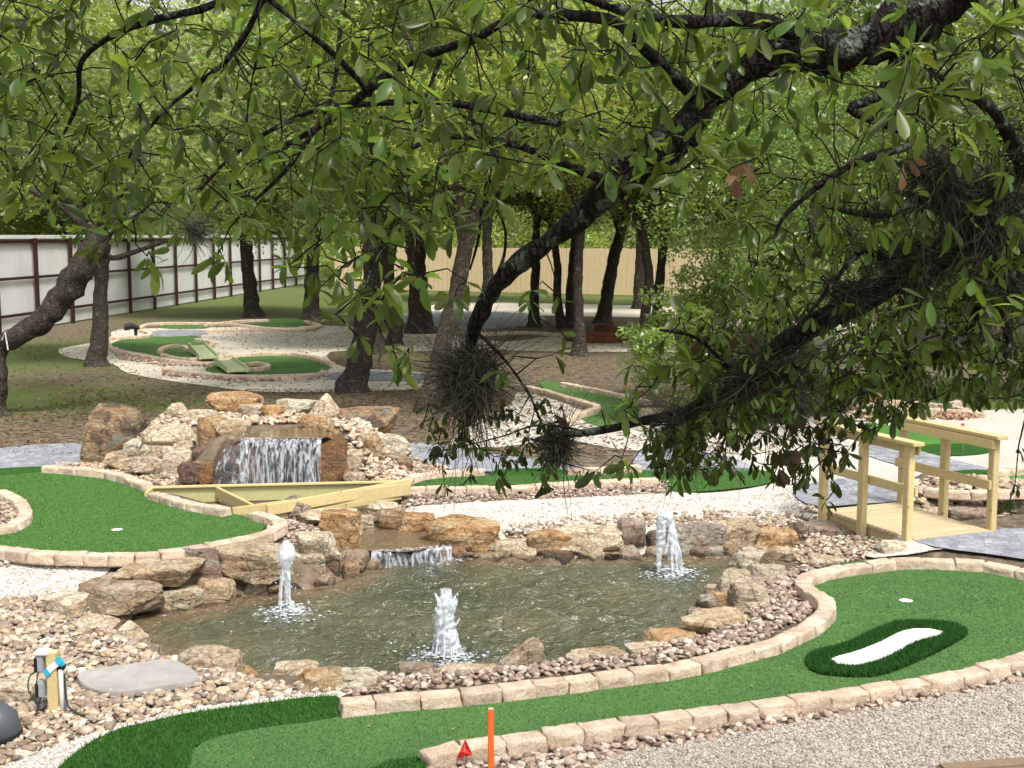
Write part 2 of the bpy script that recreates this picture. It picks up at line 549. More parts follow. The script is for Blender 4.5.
M['sheet'] = flat('white_sheet_metal', (.72, .73, .72), .5, .4, .14, .8)
M['redsteel'] = flat('red_oxide_steel', (.042, .013, .012), .6, .3, .3)
M['white'] = flat('white_plastic', (.72, .72, .70), .4)
M['black'] = flat('black_plastic', (.015, .015, .017), .45)
M['grey'] = flat('grey_metal', (.32, .33, .35), .4)
M['orange'] = flat('orange_paint', (.80, .16, .025), .55)
M['red'] = flat('red_flag_plastic', (.75, .03, .02), .5)
M['blue'] = flat('blue_tape', (.04, .42, .62), .4)
M['sand'] = flat('white_sand', (.74, .71, .66), .9, .1, .08, 60)
M['slabstone'] = flat('grey_flagstone', (.34, .315, .29), .8, .3, .25, 5)
M['cable'] = flat('dark_cable', (.03, .035, .03), .5)
M['tarp'] = flat('white_vinyl', (.7, .7, .7), .5)


def water_mat():
    t = NT('pond_water'); c = t.coord('Object', False)
    m = t.n('Mapping', ins={'Vector': c, 'Scale': (1, 1.7, 1)}).outputs[0]
    n1 = t.noise(m, 7, 3, .55, .6)
    n2 = t.noise(m, 22, 2, .6, .3)
    big = t.noise(c, .9, 4, .6)
    col = t.ramp(big, [(.3, (.046, .052, .027)), (.55, (.078, .080, .041)), (.75, (.125, .108, .060))])
    ed = t.n('Attribute', attribute_name='shallow').outputs['Fac']
    col = t.mix(ed, col, (.15, .105, .055))
    nm = t.bump(n1, .8, .10)
    nm = t.bump(n2, .6, .03, nm)
    b = t.bsdf(col, .05, nm, .8, **{'IOR': 1.4})
    return t.done(b)


M['water'] = water_mat()


def foam_mat(name, lo, hi, scale=(1, 1, 1), sc=6, color=(.80, .86, .92), dens=.9):
    t = NT(name); c = t.coord('Object', False)
    m = t.n('Mapping', ins={'Vector': c, 'Scale': scale}).outputs[0]
    n = t.noise(m, sc, 5, .65, .4)
    f = t.ramp(n, [(lo, g(.0)), (hi, g(dens))])
    b0 = t.bsdf(color, .25, t.bump(n, .6, .02), .5)
    b = t.n('MixShader', ins={0: .5, 1: b0, 2: t.n('BsdfTranslucent', ins={'Color': (*color, 1)}).outputs[0]}).outputs[0]
    gl = t.n('BsdfGlossy', ins={'Color': (.9, .95, 1, 1), 'Roughness': .12}).outputs[0]
    tp = t.n('BsdfTransparent', ins={'Color': (.93, .95, .96, 1)}).outputs[0]
    thin = t.n('MixShader', ins={0: .06, 1: tp, 2: gl}).outputs[0]
    return t.done(t.n('MixShader', ins={0: f, 1: thin, 2: b}).outputs[0])


M['fall'] = foam_mat('falling_water', .43, .62, (11, 11, .22), 2.4, (.84, .88, .94), .85)
M['veil'] = foam_mat('broken_veil', .50, .64, (5, 5, 1.4), 3.2, (.86, .9, .94), .8)
M['jet'] = foam_mat('jet_water', .33, .54, (1, 1, .22), 34, (.95, .98, 1.0), .96)
M['splash'] = foam_mat('splash_foam', .50, .66, (1, 1, 1), 17, (.80, .88, .93), .75)
M['drop'] = foam_mat('water_drop', .02, .1, (1, 1, 1), 14, (.93, .95, .97), .95)


# ------------------------------------------------------------------ sky and light
w = bpy.data.worlds.new('World'); C.world = w; w.use_nodes = True
nt = w.node_tree
sky = nt.nodes.new('ShaderNodeTexSky'); sky.sky_type = 'NISHITA'; sky.sun_disc = False
SUN_EL, SUN_AZ = R(60), R(150)      # azimuth from +Y towards +X
sky.sun_elevation = SUN_EL; sky.sun_rotation = SUN_AZ
sky.air_density = 1.0; sky.dust_density = 4.0; sky.ozone_density = 1.0
hs = nt.nodes.new('ShaderNodeHueSaturation'); hs.inputs['Saturation'].default_value = .35
bg = nt.nodes['Background']; bg.inputs['Strength'].default_value = .145
nt.links.new(sky.outputs[0], hs.inputs['Color']); nt.links.new(hs.outputs[0], bg.inputs['Color'])
sun = bpy.data.lights.new('sun', 'SUN'); sun.energy = 2.6; sun.angle = R(11); sun.color = (1, .96, .90)
so = bpy.data.objects.new('sun', sun); COL.objects.link(so)
sd = Vector((math.sin(SUN_AZ) * math.cos(SUN_EL), math.cos(SUN_AZ) * math.cos(SUN_EL), math.sin(SUN_EL)))
so.rotation_euler = sd.to_track_quat('Z', 'Y').to_euler()
C.view_settings.view_transform = 'Standard'
C.view_settings.look = 'None'
C.view_settings.exposure = 0.70
C.view_settings.gamma = 1
C.cycles.use_denoising = True
C.cycles.max_bounces = 6
C.cycles.diffuse_bounces = 3
C.cycles.glossy_bounces = 3
C.cycles.transmission_bounces = 4
C.cycles.transparent_max_bounces = 10
C.cycles.sample_clamp_indirect = 6
C.render.use_persistent_data = False

# ------------------------------------------------------------------ ground
def axis(lo, hi, step, far):
    a = list(np.arange(lo, hi + 1e-6, step))
    s = step
    x = hi
    while x < far: s *= 1.14; x += s; a.append(x)
    s = step; x = lo
    b = []
    while x > -far: s *= 1.14; x -= s; b.append(x)
    return np.array(b[::-1] + a)


gx = axis(-7.5, 8, .085, 170)
gy = axis(5.5, 19.5, .085, 220)
GX, GY = np.meshgrid(gx, gy)
GZ = terrain(GX.ravel(), GY.ravel()).reshape(GX.shape)
nx, ny = len(gx), len(gy)
ii = (np.arange(ny - 1)[:, None] * nx + np.arange(nx - 1)[None]).ravel()
gf = np.stack([ii, ii + 1, ii + nx + 1, ii + nx], 1)
me = mesh_np('ground', np.stack([GX.ravel(), GY.ravel(), GZ.ravel()], 1), gf, M['ground'])
gr = np.zeros(GX.size)
for (px, py, sx, sy, amt) in [(40, 355, 4.5, 5, .60), (20, 400, 3.0, 3, .50), (110, 405, 3.0, 1.6, .40), (230, 305, 14, 12, .45), (600, 300, 30, 9, .7), (960, 400, 3.5, 4, .45), (1020, 430, 2, 3, .4), (340, 350, 3, 3, .25), (480, 345, 6, 3, .2), (850, 350, 8, 8, .3)]:
    q = P(px, py)
    gr = np.maximum(gr, amt * np.exp(-((GX.ravel() - q.x) / sx) ** 2 - ((GY.ravel() - q.y) / sy) ** 2))
gr = np.maximum(gr, .4 * sst(60, 75, GY.ravel()))
a = me.attributes.new('grass', 'FLOAT', 'POINT'); a.data.foreach_set('value', gr.astype(np.float32))
bd = np.maximum(sst(.55, .3, sdf(GX.ravel(), GY.ravel(), POND)), sst(1.3, .8, sdf(GX.ravel(), GY.ravel(), MOUND)))
a = me.attributes.new('bed', 'FLOAT', 'POINT'); a.data.foreach_set('value', bd.astype(np.float32))
tag(link('ground', me), kind='structure')


def sheet(name, px, mat, z=0.0, off=.008, step=.25, flatz=None, sm=3, world=None, parent=None, edge=0):
    poly = smooth(px, True, sm) if sm else px
    w_ = world if world else PP(poly, z)
    if world and sm: w_ = smooth(world, True, sm)
    w_ = [tuple(p) for p in resample(list(w_) + [w_[0]], step)[:-1]]
    A = np.array(w_)
    lo, hi = A.min(0), A.max(0)
    xs = np.arange(lo[0], hi[0], step); ys = np.arange(lo[1], hi[1], step)
    X, Y = np.meshgrid(xs, ys); X = X.ravel(); Y = Y.ravel()
    s = sdf(X, Y, w_); k = s < -step * .5
    pts = [Vector(p) for p in w_] + [Vector((x, y)) for x, y in zip(X[k], Y[k])]
    n = len(w_)
    r = geometry.delaunay_2d_cdt(pts, [], [list(range(n))], 1, 1e-5)
    v2 = np.array([tuple(p) for p in r[0]])
    zz = np.full(len(v2), flatz) if flatz is not None else terrain(v2[:, 0], v2[:, 1]) + off
    me = mesh_np(name, np.c_[v2, zz], np.array([list(f) for f in r[2]]), mat)
    if (me.polygons[0].normal.z < 0): me.flip_normals()
    o = link(name, me, parent)
    o['_poly'] = [c for p in w_ for c in p]
    return o


def poly_of(o):
    q = list(o['_poly']); del o['_poly']
    return [(q[i], q[i + 1]) for i in range(0, len(q), 2)]


# white gravel and other paths
for nm, px, mt, off in [
    ('gravel_path', [(380, 512), (395, 500), (470, 502), (560, 498), (660, 492), (700, 494), (745, 490), (785, 480), (760, 472), (700, 455), (620, 450), (560, 440), (500, 448), (450, 446), (470, 425), (510, 405), (520, 392), (560, 402), (585, 412),
                     (640, 425), (720, 415), (850, 418), (960, 412), (1100, 410), (1150, 440), (1100, 470), (1000, 470), (940, 470), (915, 478), (880, 500), (830, 520), (770, 534), (640, 536), (520, 535), (430, 522)], 'gravel', .010),
    ('gravel_path', [(-80, 575), (0, 572), (60, 572), (112, 574), (100, 582), (60, 598), (0, 603), (-80, 605)], 'gravel', .010),
    ('gravel_path', [(868, 556), (898, 542), (915, 541), (950, 545), (1000, 551), (1080, 566), (1080, 584), (1020, 568), (985, 563), (907, 558), (872, 561)], 'gravel', .03),
    ('gravel_path', [(0, 768), (60, 742), (110, 727), (180, 709), (240, 700), (300, 692), (345, 692), (340, 700), (290, 706), (190, 719), (110, 740), (60, 775), (20, 800), (-60, 800)], 'gravel', .012),
    ('gravel_path', [(575, 775), (602, 759), (640, 748), (680, 744), (734, 733), (777, 726), (825, 717), (904, 704), (947, 695), (1023, 681), (1100, 672), (1180, 700), (1250, 860), (560, 880)], 'gravel_pink', .012),
    ('gravel_path', [(60, 349), (108, 340), (118, 330), (200, 328), (330, 326), (420, 332), (500, 342), (560, 336), (640, 340), (700, 340), (760, 330), (700, 318), (800, 318), (900, 330), (860, 350), (640, 352), (560, 352), (480, 350),
                     (400, 352), (330, 352), (345, 368), (420, 372), (430, 388), (330, 392), (260, 392), (190, 384), (130, 374), (112, 364), (70, 358)], 'gravel_far', .010),
    ('gravel_path', [(450, 303), (640, 306), (720, 310), (700, 318), (560, 316), (440, 314)], 'gravel_far', .012)]:
    o = sheet(nm, px, M[mt], 0, off, .12 if off in (.012, .03) or mt == 'gravel' else .2)
    del o['_poly']; tag(o, kind='structure')

for px, z in [([(-90, 458), (0, 449), (60, 445), (180, 443), (300, 443), (400, 444), (440, 446), (500, 456), (560, 465), (600, 471), (560, 473), (497, 473), (455, 472), (410, 460), (330, 462), (100, 464), (40, 470), (-90, 476)], 0),
              ([(640, 452), (700, 452), (740, 462), (752, 472), (700, 473), (640, 472)], 0),
              ([(793, 494), (800, 488), (830, 482), (870, 479), (900, 487), (905, 496), (900, 503), (850, 507), (822, 509), (802, 504)], .09),
              ([(862, 444), (880, 442), (920, 452), (960, 463), (990, 470), (975, 475), (930, 474), (900, 467), (866, 456)], 0),
              ([(908, 540), (915, 538.5), (960, 536), (994, 532), (1060, 531), (1140, 545), (1100, 575), (1030, 563), (990, 557), (950, 552), (925, 547)], .09),
              ([(148, 337), (158, 331), (206, 331), (200, 336)], 0),
              ([(330, 380), (345, 372), (430, 375), (425, 381)], 0),
              ([(395, 322), (420, 312), (530, 314), (540, 324), (470, 330)], 0)]:
    o = sheet('paved_path', px, M['paver'], z, .022, .2, flatz=(.118 if z == .09 else None))
    del o['_poly']; tag(o, kind='structure')

# ------------------------------------------------------------------ putting greens
def green(name, px, z, mat, label, fringe=None, holes=(), off=.02):
    root = empty(name, P(px[0][0], px[0][1], z))
    tag(root, label, 'putting green')
    base = Vector(root.location)
    o = sheet('short_turf', px, M[mat], z, 0, .3, flatz=z + off, parent=root)
    o.location = -base; del o['_poly']
    for fp in fringe or ():
        f = sheet('fringe', fp, M['turf_dark'], z, 0, .2, flatz=z + off + .004, parent=root)
        f.location = -base; blades(f, poly_of(f), z + off, root, base)
    if len(px) > 14 and P(px[5][0], px[5][1]).y < 18 and px[5][1] > 450:
        pl = poly_px_world(px, z); pile(pl, z + off, root, base, mat)
    for (cx, cy) in holes:
        c = P(cx, cy, z + off)
        m = MB()
        n = 20
        v = [(c.x + math.cos(i * 2 * math.pi / n) * r_, c.y + math.sin(i * 2 * math.pi / n) * r_, c.z + zz) for r_, zz in ((.056, .006), (.050, .006), (.050, .0055)) for i in range(n)]
        f = [(k * n + i, k * n + (i + 1) % n, (k + 1) * n + (i + 1) % n, (k + 1) * n + i) for k in range(2) for i in range(n)] + [tuple(2 * n + i for i in range(n))]
        m.add([(p[0], p[1], p[2]) for p in v], f)
        m.build('cup', M['white'], root, False).location = -base
    return root


def poly_px_world(px, z): return smooth(PP(px, z), True, 3)


def pile(poly, z, root, base, mat):
    A = np.array(poly); lo, hi = A.min(0), A.max(0); n = 420000
    X = rng.uniform(lo[0], hi[0], n); Y = rng.uniform(lo[1], hi[1], n)
    k = (sdf(X, Y, poly) < -.01) & (np.abs(X / Y) < .46) & (Y > 6.8)
    X, Y = X[k][:190000], Y[k][:190000]; n = len(X)
    a = rng.uniform(0, 2 * np.pi, n)
    b = np.stack([X, Y, np.full(n, z - .001)], 1); dx = np.stack([np.cos(a) * .004, np.sin(a) * .004, np.zeros(n)], 1)
    V = np.stack([b - dx, b + dx, b + np.c_[rng.normal(0, .009, (n, 2)), rng.uniform(.004, .011, n)]], 1).reshape(-1, 3)
    c_ = np.array([.076, .172, .042]) if mat == 'turf_left' else np.array([.076, .165, .048])
    col = np.repeat(c_ * rng.uniform(.78, 1.28, (n, 1)), 3, 0)
    link('turf_pile', mesh_np('turf_pile', V - np.array(base), np.arange(3 * n).reshape(-1, 3), M['blade'], True, col), root)


def blades(o, poly, z, root, base, dens=9000, h=.028):
    A = np.array(poly); lo, hi = A.min(0), A.max(0)
    if lo[1] > 13: return
    n = int((hi[0] - lo[0]) * (hi[1] - lo[1]) * dens)
    n = min(n, 220000)
    X = rng.uniform(lo[0], hi[0], n); Y = rng.uniform(lo[1], hi[1], n)
    k = sdf(X, Y, poly) < .006
    k &= np.abs(X / Y) < .5
    X, Y = X[k], Y[k]; n = len(X)
    a = rng.uniform(0, 2 * np.pi, n); hh = h * rng.uniform(.6, 1.25, n)
    wv = .0032
    lean = rng.normal(0, .012, (n, 2))
    b = np.stack([X, Y, np.full(n, z)], 1)
    dx = np.stack([np.cos(a) * wv, np.sin(a) * wv, np.zeros(n)], 1)
    V = np.stack([b - dx, b + dx, b + np.c_[lean, hh]], 1).reshape(-1, 3)
    col = np.array([.035, .115, .015]) * rng.uniform(.45, 1.5, (n, 1))
    col = np.repeat(col, 3, 0)
    me = mesh_np('turf_pile', V - np.array(base), np.arange(3 * n).reshape(-1, 3), M['blade'], True, col)
    link('turf_pile', me, root)


fg_px = [(345, 716), (397, 706), (471, 698), (508, 694), (568, 687), (633, 679), (684, 671), (737, 657), (771, 648), (791, 640), (812, 624), (827, 612), (829, 601), (817, 592), (806, 585),
         (803, 578), (813, 573), (832, 567), (860, 563), (907, 559), (951, 560), (985, 562), (1020, 569), (1090, 585), (1120, 610), (1060, 652), (1009, 662), (952, 676), (873, 688), (785, 700), (730, 708), (662, 718), (594, 726), (517, 738), (437, 752), (415, 775), (330, 830), (150, 830), (180, 775), (186, 755), (205, 743), (241, 733), (289, 725)]
green('putting_green', fg_px, 0, 'turf', 'long green turf putting green with kerb in front of the pond, holding the white bunker',
      [[(335, 699), (289, 703), (241, 709), (184, 717), (142, 727), (113, 734), (82, 751), (58, 772), (30, 800), (60, 840), (150, 840), (188, 775), (189, 757), (195, 748), (210, 742), (241, 734), (289, 727), (347, 718)],
       [(366, 775), (385, 765), (418, 759), (430, 765), (450, 790), (360, 800)]], [(906, 601)])
# the island of stones in the left green is a hole of cobbles laid over its turf
green('putting_green', lgreen_px, LG, 'turf_left', 'bright green putting green left of the pond, below the waterfall rocks',
      [[(-70, 474), (0, 470), (46, 468), (50, 473), (0, 477), (-70, 484)]], [(117, 530)])
green('putting_green', [(404, 487), (410, 481), (440, 478), (497, 477), (560, 475), (600, 473), (660, 471), (720, 469), (765, 472), (778, 479), (765, 486), (735, 490), (690, 494), (672, 492), (668, 485), (600, 487), (520, 490), (440, 491)],
      .0, 'turf_left', 'narrow green turf strip behind the pond between white gravel and grey path', [[(497, 471), (558, 470), (562, 476), (497, 478)]])
green('putting_green', [(915, 484), (930, 478), (955, 475), (990, 476), (1040, 473), (1100, 476), (1090, 492), (1000, 493), (935, 491)], 0, 'turf_left', 'green turf strip seen through the far rail of the wooden bridge',
      [[(950, 473), (986, 471), (988, 475), (952, 478)]])
green('putting_green', [(858, 424), (880, 425), (915, 431), (955, 440), (992, 449), (985, 455), (940, 456), (918, 450), (890, 440), (862, 432)], 0, 'turf_left', 'green with darker rough edge behind the top rail of the wooden bridge',
      [[(918, 450), (930, 446), (960, 445), (992, 448), (985, 455), (940, 457)]])
green('putting_green', [(850, 408), (880, 404), (930, 408), (965, 412), (940, 416), (870, 415)], 0, 'turf_left', 'thin green strip above the cobble band, farthest right green')
green('putting_green', [(540, 382), (560, 384), (600, 392), (630, 402), (640, 420), (625, 428), (600, 428), (580, 418), (596, 408), (570, 398), (545, 390)], 0, 'turf', 'curving green between two stone kerbs in the middle distance beneath the hanging branch')
green('putting_green', [(112, 344), (135, 337), (170, 334), (196, 336), (206, 344), (212, 357), (180, 360), (145, 354), (120, 349)], 0, 'turf', 'small green left of the white gravel near the sheet metal fence')
green('putting_green', [(206, 369), (230, 360), (262, 355), (300, 356), (330, 364), (326, 371), (300, 374), (240, 375), (212, 373)], 0, 'turf', 'small oval green nearest the tree trunk, right of the pale ramp')
green('putting_green', [(164, 329), (166, 325), (205, 325), (206, 329)], 0, 'turf', 'thin green behind the grey paved strip, beyond the small left greens')
green('putting_green', [(255, 326), (262, 320), (302, 320), (306, 325), (290, 328)], 0, 'turf', 'distant green beyond the white gravel between two tree trunks')

# bunker
o_ = empty('sand_trap', P(885, 650, .02)); bb = Vector(o_.location)
tag(o_, 'white kidney-shaped sand bunker ringed by dark turf on the front green', 'bunker')
ring_px = [(806, 659), (808, 669), (819, 675), (856, 678), (882, 676), (910, 666), (950, 647), (968, 635), (961, 628), (944, 624), (904, 623), (887, 627), (862, 638), (839, 648), (816, 653)]
inner_px = [(830, 660), (840, 656), (856, 652), (881, 642), (901, 632), (916, 629), (938, 630), (945, 634), (938, 637), (918, 642), (904, 649), (887, 658), (870, 664), (856, 667), (845, 667), (833, 664)]
rg = sheet('rough_ring', ring_px, M['turf_dark'], .02, 0, .12, flatz=.03, parent=o_); rg.location = -bb
pr = poly_of(rg)
sa = sheet('sand', inner_px, M['sand'], .035, 0, .12, flatz=.042, parent=o_); sa.location = -bb
ps = poly_of(sa)
A = np.array(pr); lo, hi = A.min(0), A.max(0); n = 90000
X = rng.uniform(lo[0], hi[0], n); Y = rng.uniform(lo[1], hi[1], n)
k = (sdf(X, Y, pr) < 0) & (sdf(X, Y, ps) > .0)
X, Y = X[k], Y[k]; n = len(X)
ang = rng.uniform(0, 2 * np.pi, n)
b = np.stack([X, Y, np.full(n, .03)], 1); dx = np.stack([np.cos(ang) * .0035, np.sin(ang) * .0035, np.zeros(n)], 1)
V = np.stack([b - dx, b + dx, b + np.c_[rng.normal(0, .012, (n, 2)), rng.uniform(.02, .042, n)]], 1).reshape(-1, 3)
col = np.repeat(np.array([.025, .095, .014]) * rng.uniform(.45, 1.4, (n, 1)), 3, 0)
link('turf_pile', mesh_np('turf_pile', V - np.array(bb), np.arange(3 * n).reshape(-1, 3), M['blade'], True, col), o_)

# ------------------------------------------------------------------ kerb blocks
def ico(sub):
    bm = bmesh.new(); bmesh.ops.create_icosphere(bm, subdivisions=sub, radius=1)
    bm.verts.index_update()
    V = np.array([tuple(v.co) for v in bm.verts]); Fc = np.array([[v.index for v in f.verts] for f in bm.faces]); bm.free()
    return V, Fc


def block_mesh(seed, L=1.0):
    bm = bmesh.new(); bmesh.ops.create_cube(bm, size=1)
    for v in bm.verts:
        v.co = Vector((v.co.x * .27 * L, v.co.y * .145, v.co.z * .105))
        if v.co.z > 0: v.co.x *= .97; v.co.y *= .93
    bmesh.ops.bevel(bm, geom=list(bm.edges), offset=.005, segments=1, affect='EDGES')
    bmesh.ops.subdivide_edges(bm, edges=[e for e in bm.edges if e.calc_length() > .05], cuts=4, use_grid_fill=True)
    bmesh.ops.triangulate(bm, faces=[f for f in bm.faces if len(f.verts) > 4])
    for v in bm.verts:
        p = v.co * 16 + Vector((seed * 7.1, 3, 1)); k = 1 if abs(v.co.z) < .05 else .45
        q = Vector((noise.noise(p), noise.noise(p + Vector((9, 0, 0))), noise.noise(p + Vector((0, 9, 0)))))
        p2 = v.co * 45 + Vector((seed * 3.3, 1, 5))
        v.co += q * .011 * k + q.normalized() * noise.noise(p2) * .009
        v.co.z += .0525
    me = bpy.data.meshes.new('kerb_block'); bm.to_mesh(me); bm.free()
    me.materials.append(M['block'])
    me.polygons.foreach_set('use_smooth', [True] * len(me.polygons))
    return me


BLK = [block_mesh(i, L) for i, L in enumerate((1, .86, 1.12, .95, 1.05, .8, 1.0, .9))]
BL = [.27 * L for L in (1, .86, 1.12, .95, 1.05, .8, 1.0, .9)]
ONES = ['', 'first', 'second', 'third', 'fourth', 'fifth', 'sixth', 'seventh', 'eighth', 'ninth', 'tenth', 'eleventh', 'twelfth', 'thirteenth', 'fourteenth', 'fifteenth', 'sixteenth', 'seventeenth', 'eighteenth', 'nineteenth']
TENS = {2: ('twentieth', 'twenty'), 3: ('thirtieth', 'thirty'), 4: ('fortieth', 'forty'), 5: ('fiftieth', 'fifty'), 6: ('sixtieth', 'sixty'), 7: ('seventieth', 'seventy')}


def ordw(n):
    if n < 20: return ONES[n]
    a_, b_ = divmod(n, 10)
    return TENS[a_][0] if b_ == 0 else TENS[a_][1] + '-' + ONES[b_]


specs = []


def row(px, z, where, group, sc=1.0, sm=True):
    q = [P(x, y, z + .11) for x, y in (smooth(px, False, 6) if sm else px)]
    q = resample([p.xy for p in q], .02)
    s = np.concatenate([[0], np.cumsum(np.linalg.norm(np.diff(q, axis=0), axis=1))])
    t = 0; k = 0; first = True; items = []
    while True:
        i = random.randrange(8); L = BL[i] * sc + .002
        if t + L > s[-1] + .08: break
        a_ = np.array([np.interp(t, s, q[:, j]) for j in (0, 1)]); b_ = np.array([np.interp(min(t + L, s[-1]), s, q[:, j]) for j in (0, 1)])
        c = (a_ + b_) / 2; d = b_ - a_
        vis = abs(c[0] / c[1]) < .46
        items.append((c[0], c[1], z, math.atan2(d[1], d[0]), i, sc, vis))
        t += L
    kk = 0
    for it in items:
        if it[6]: kk += 1
        specs.append((*it, where, group, kk))


row([(340, 701), (397, 695), (432, 692), (471, 689), (508, 684.5), (540, 680.5), (568, 678), (602, 673), (633, 669), (662, 666), (684, 662), (737, 649.5), (751, 646), (771, 641), (791, 632), (811, 622), (825, 611), (828, 601), (816, 592), (805, 584), (802, 578), (812, 572),
     (832, 567), (860, 563), (907, 558), (951, 559), (985, 561), (1018, 567), (1060, 578), (1110, 596), (1125, 615)], 0, 'pond-side kerb of the front green', 'kerb blocks between pond and front green')
row([(425, 751), (471, 740), (517, 736), (554, 729), (594, 724.5), (625, 720), (662, 716), (693, 711), (730, 707), (757, 703), (785, 698), (816, 694), (847, 690), (873, 685), (896, 682), (924, 678), (952, 673), (975, 668), (1009, 659), (1040, 649), (1100, 632)], 0,
    'front kerb of the front green', 'kerb blocks along the near edge of front green')
row([(-60, 540), (0, 546), (22, 549), (50, 551.5), (85, 552), (115, 553), (147, 552), (175, 549), (200, 544), (225, 540), (245, 536), (262, 532), (274, 528), (281, 522), (274, 516), (260, 512), (246, 509)], LG, 'near kerb of the left green', 'kerb blocks along the near edge of left green')
row([(44, 465), (75, 467), (110, 471), (125, 475), (140, 480), (151, 484)], LG, 'upper kerb of the left green under the boulders', 'kerb blocks above the left green')
row([(152, 491), (182, 499), (200, 503), (222, 507), (236, 509)], LG, 'short kerb beside the timber frame', 'kerb blocks beside the timber frame')
row([(-20, 488), (0, 490), (14, 496), (24, 505), (25, 514), (16, 521), (0, 526), (-20, 528)], LG, 'stone ring at the left frame edge', 'kerb blocks round the cobble island')
row([(402, 487), (416, 486), (464, 486), (517, 485), (556, 482), (600, 480), (635, 478), (668, 477)], 0, 'front kerb of the strip green behind the pond', 'kerb blocks in front of the strip green')
row([(404, 481), (412, 475), (431, 471), (451, 469.5), (488, 468)], 0, 'back kerb of the strip green, left part', 'kerb blocks behind the strip green')
row([(566, 468), (600, 467), (640, 465)], 0, 'back kerb of the strip green, right part', 'kerb blocks behind the strip green')
row([(990, 469), (1024, 467), (1080, 468)], 0, 'kerb above the green beyond the bridge', 'kerb blocks beyond the bridge')
row([(925, 487), (960, 490), (1024, 489), (1080, 488)], 0, 'kerb below the green beyond the bridge', 'kerb blocks beyond the bridge')
row([(846, 412), (870, 408), (930, 408), (985, 412)], 0, 'kerb at the cobble band right of centre', 'kerb blocks by the far right cobble band')
row([(852, 402), (900, 400), (945, 404), (965, 408)], 0, 'farthest right kerb', 'kerb blocks of the far right green')
row([(562, 382), (590, 387), (624, 394), (650, 400)], 0, 'upper kerb of the curving middle green', 'kerb blocks of the middle green')
row([(526, 385), (545, 389), (558, 393), (580, 399), (597, 405), (588, 410), (574, 414), (566, 420)], 0, 'lower kerb of the curving middle green', 'kerb blocks of the middle green')
row([(106, 340), (112, 347), (135, 353), (165, 358), (190, 361), (212, 362)], 0, 'kerb of the small left green', 'kerb blocks of the far left greens')
row([(104, 337), (125, 336), (145, 335), (150, 332), (140, 329)], 0, 'curl of kerb by the black spotlight', 'kerb blocks of the far left greens')
row([(160, 350), (164, 346), (180, 344), (192, 349), (204, 356), (180, 357), (162, 353)], 0, 'stone ring left of the pale ramp', 'kerb blocks of the far left greens')
row([(196, 338), (212, 341), (208, 346), (198, 347)], 0, 'kerb right of the small left green', 'kerb blocks of the far left greens')
row([(164, 367), (190, 371), (230, 374), (280, 376), (312, 374), (326, 369)], 0, 'near kerb of the oval green', 'kerb blocks of the oval green')
row([(214, 355), (245, 353), (285, 352), (310, 355), (334, 363)], 0, 'far kerb of the oval green', 'kerb blocks of the oval green')
row([(240, 363), (255, 361), (268, 364), (260, 367), (242, 367)], 0, 'stone ring inside the oval green', 'kerb blocks of the oval green')
row([(137, 328), (150, 323), (180, 322), (230, 323), (280, 329)], 0, 'kerb line beyond the paved strip', 'kerb blocks beyond the gravel')
row([(205, 330), (250, 329), (300, 329), (320, 325), (305, 320)], 0, 'farthest left kerb line', 'kerb blocks beyond the gravel')
row([(205, 324), (240, 320), (268, 319)], 0, 'kerb left of the distant green', 'kerb blocks beyond the gravel')
row([(480, 333), (520, 331), (560, 333)], 0, 'kerb left of the red rocks', 'kerb blocks by the red rocks')

KERBPTS = np.array([(s[0], s[1]) for s in specs])
specs = [s for s in specs if abs(s[0] / s[1]) < .56]
specs.sort(key=lambda s: (not s[6], s[1]))
near_, rest_ = specs[:296], specs[296:]
for x, y, z, a, i, sc, vis, where, group, kk in near_:
    o = link('kerb_block', BLK[i], None, (x, y, z - .004))
    flip = math.pi if random.random() < .5 else 0
    o.rotation_euler = (random.uniform(-.025, .025), random.uniform(-.02, .02), a + flip + random.uniform(-.03, .03))
    hs_ = random.uniform(.93, 1.07)
    o.scale = (sc, sc * random.uniform(.95, 1.08), sc * hs_)
    if vis: lab = '%s tan block from left in the %s' % (ordw(kk), where)
    else: lab = 'tan block outside the frame ending the %s' % where
    tag(o, lab, 'kerb block', group)
if rest_:
    parts = []
    for x, y, z, a, i, sc, vis, where, group, kk in rest_:
        V = np.empty(len(BLK[i].vertices) * 3, np.float32); BLK[i].vertices.foreach_get('co', V); V = V.reshape(-1, 3)
        tri = [tuple(p.vertices) for p in BLK[i].polygons]
        ca, sa_ = math.cos(a), math.sin(a)
        W = np.c_[V[:, 0] * ca - V[:, 1] * sa_ + x, V[:, 0] * sa_ + V[:, 1] * ca + y, V[:, 2] + z]
        parts.append((W, tri))
    m = MB()
    for W, tri in parts: m.add(W.tolist(), tri)
    tag(m.build('distant_kerb_blocks', M['block'], None, True), 'rows of tan kerb blocks edging the farthest greens', 'kerb blocks', None, 'stuff')

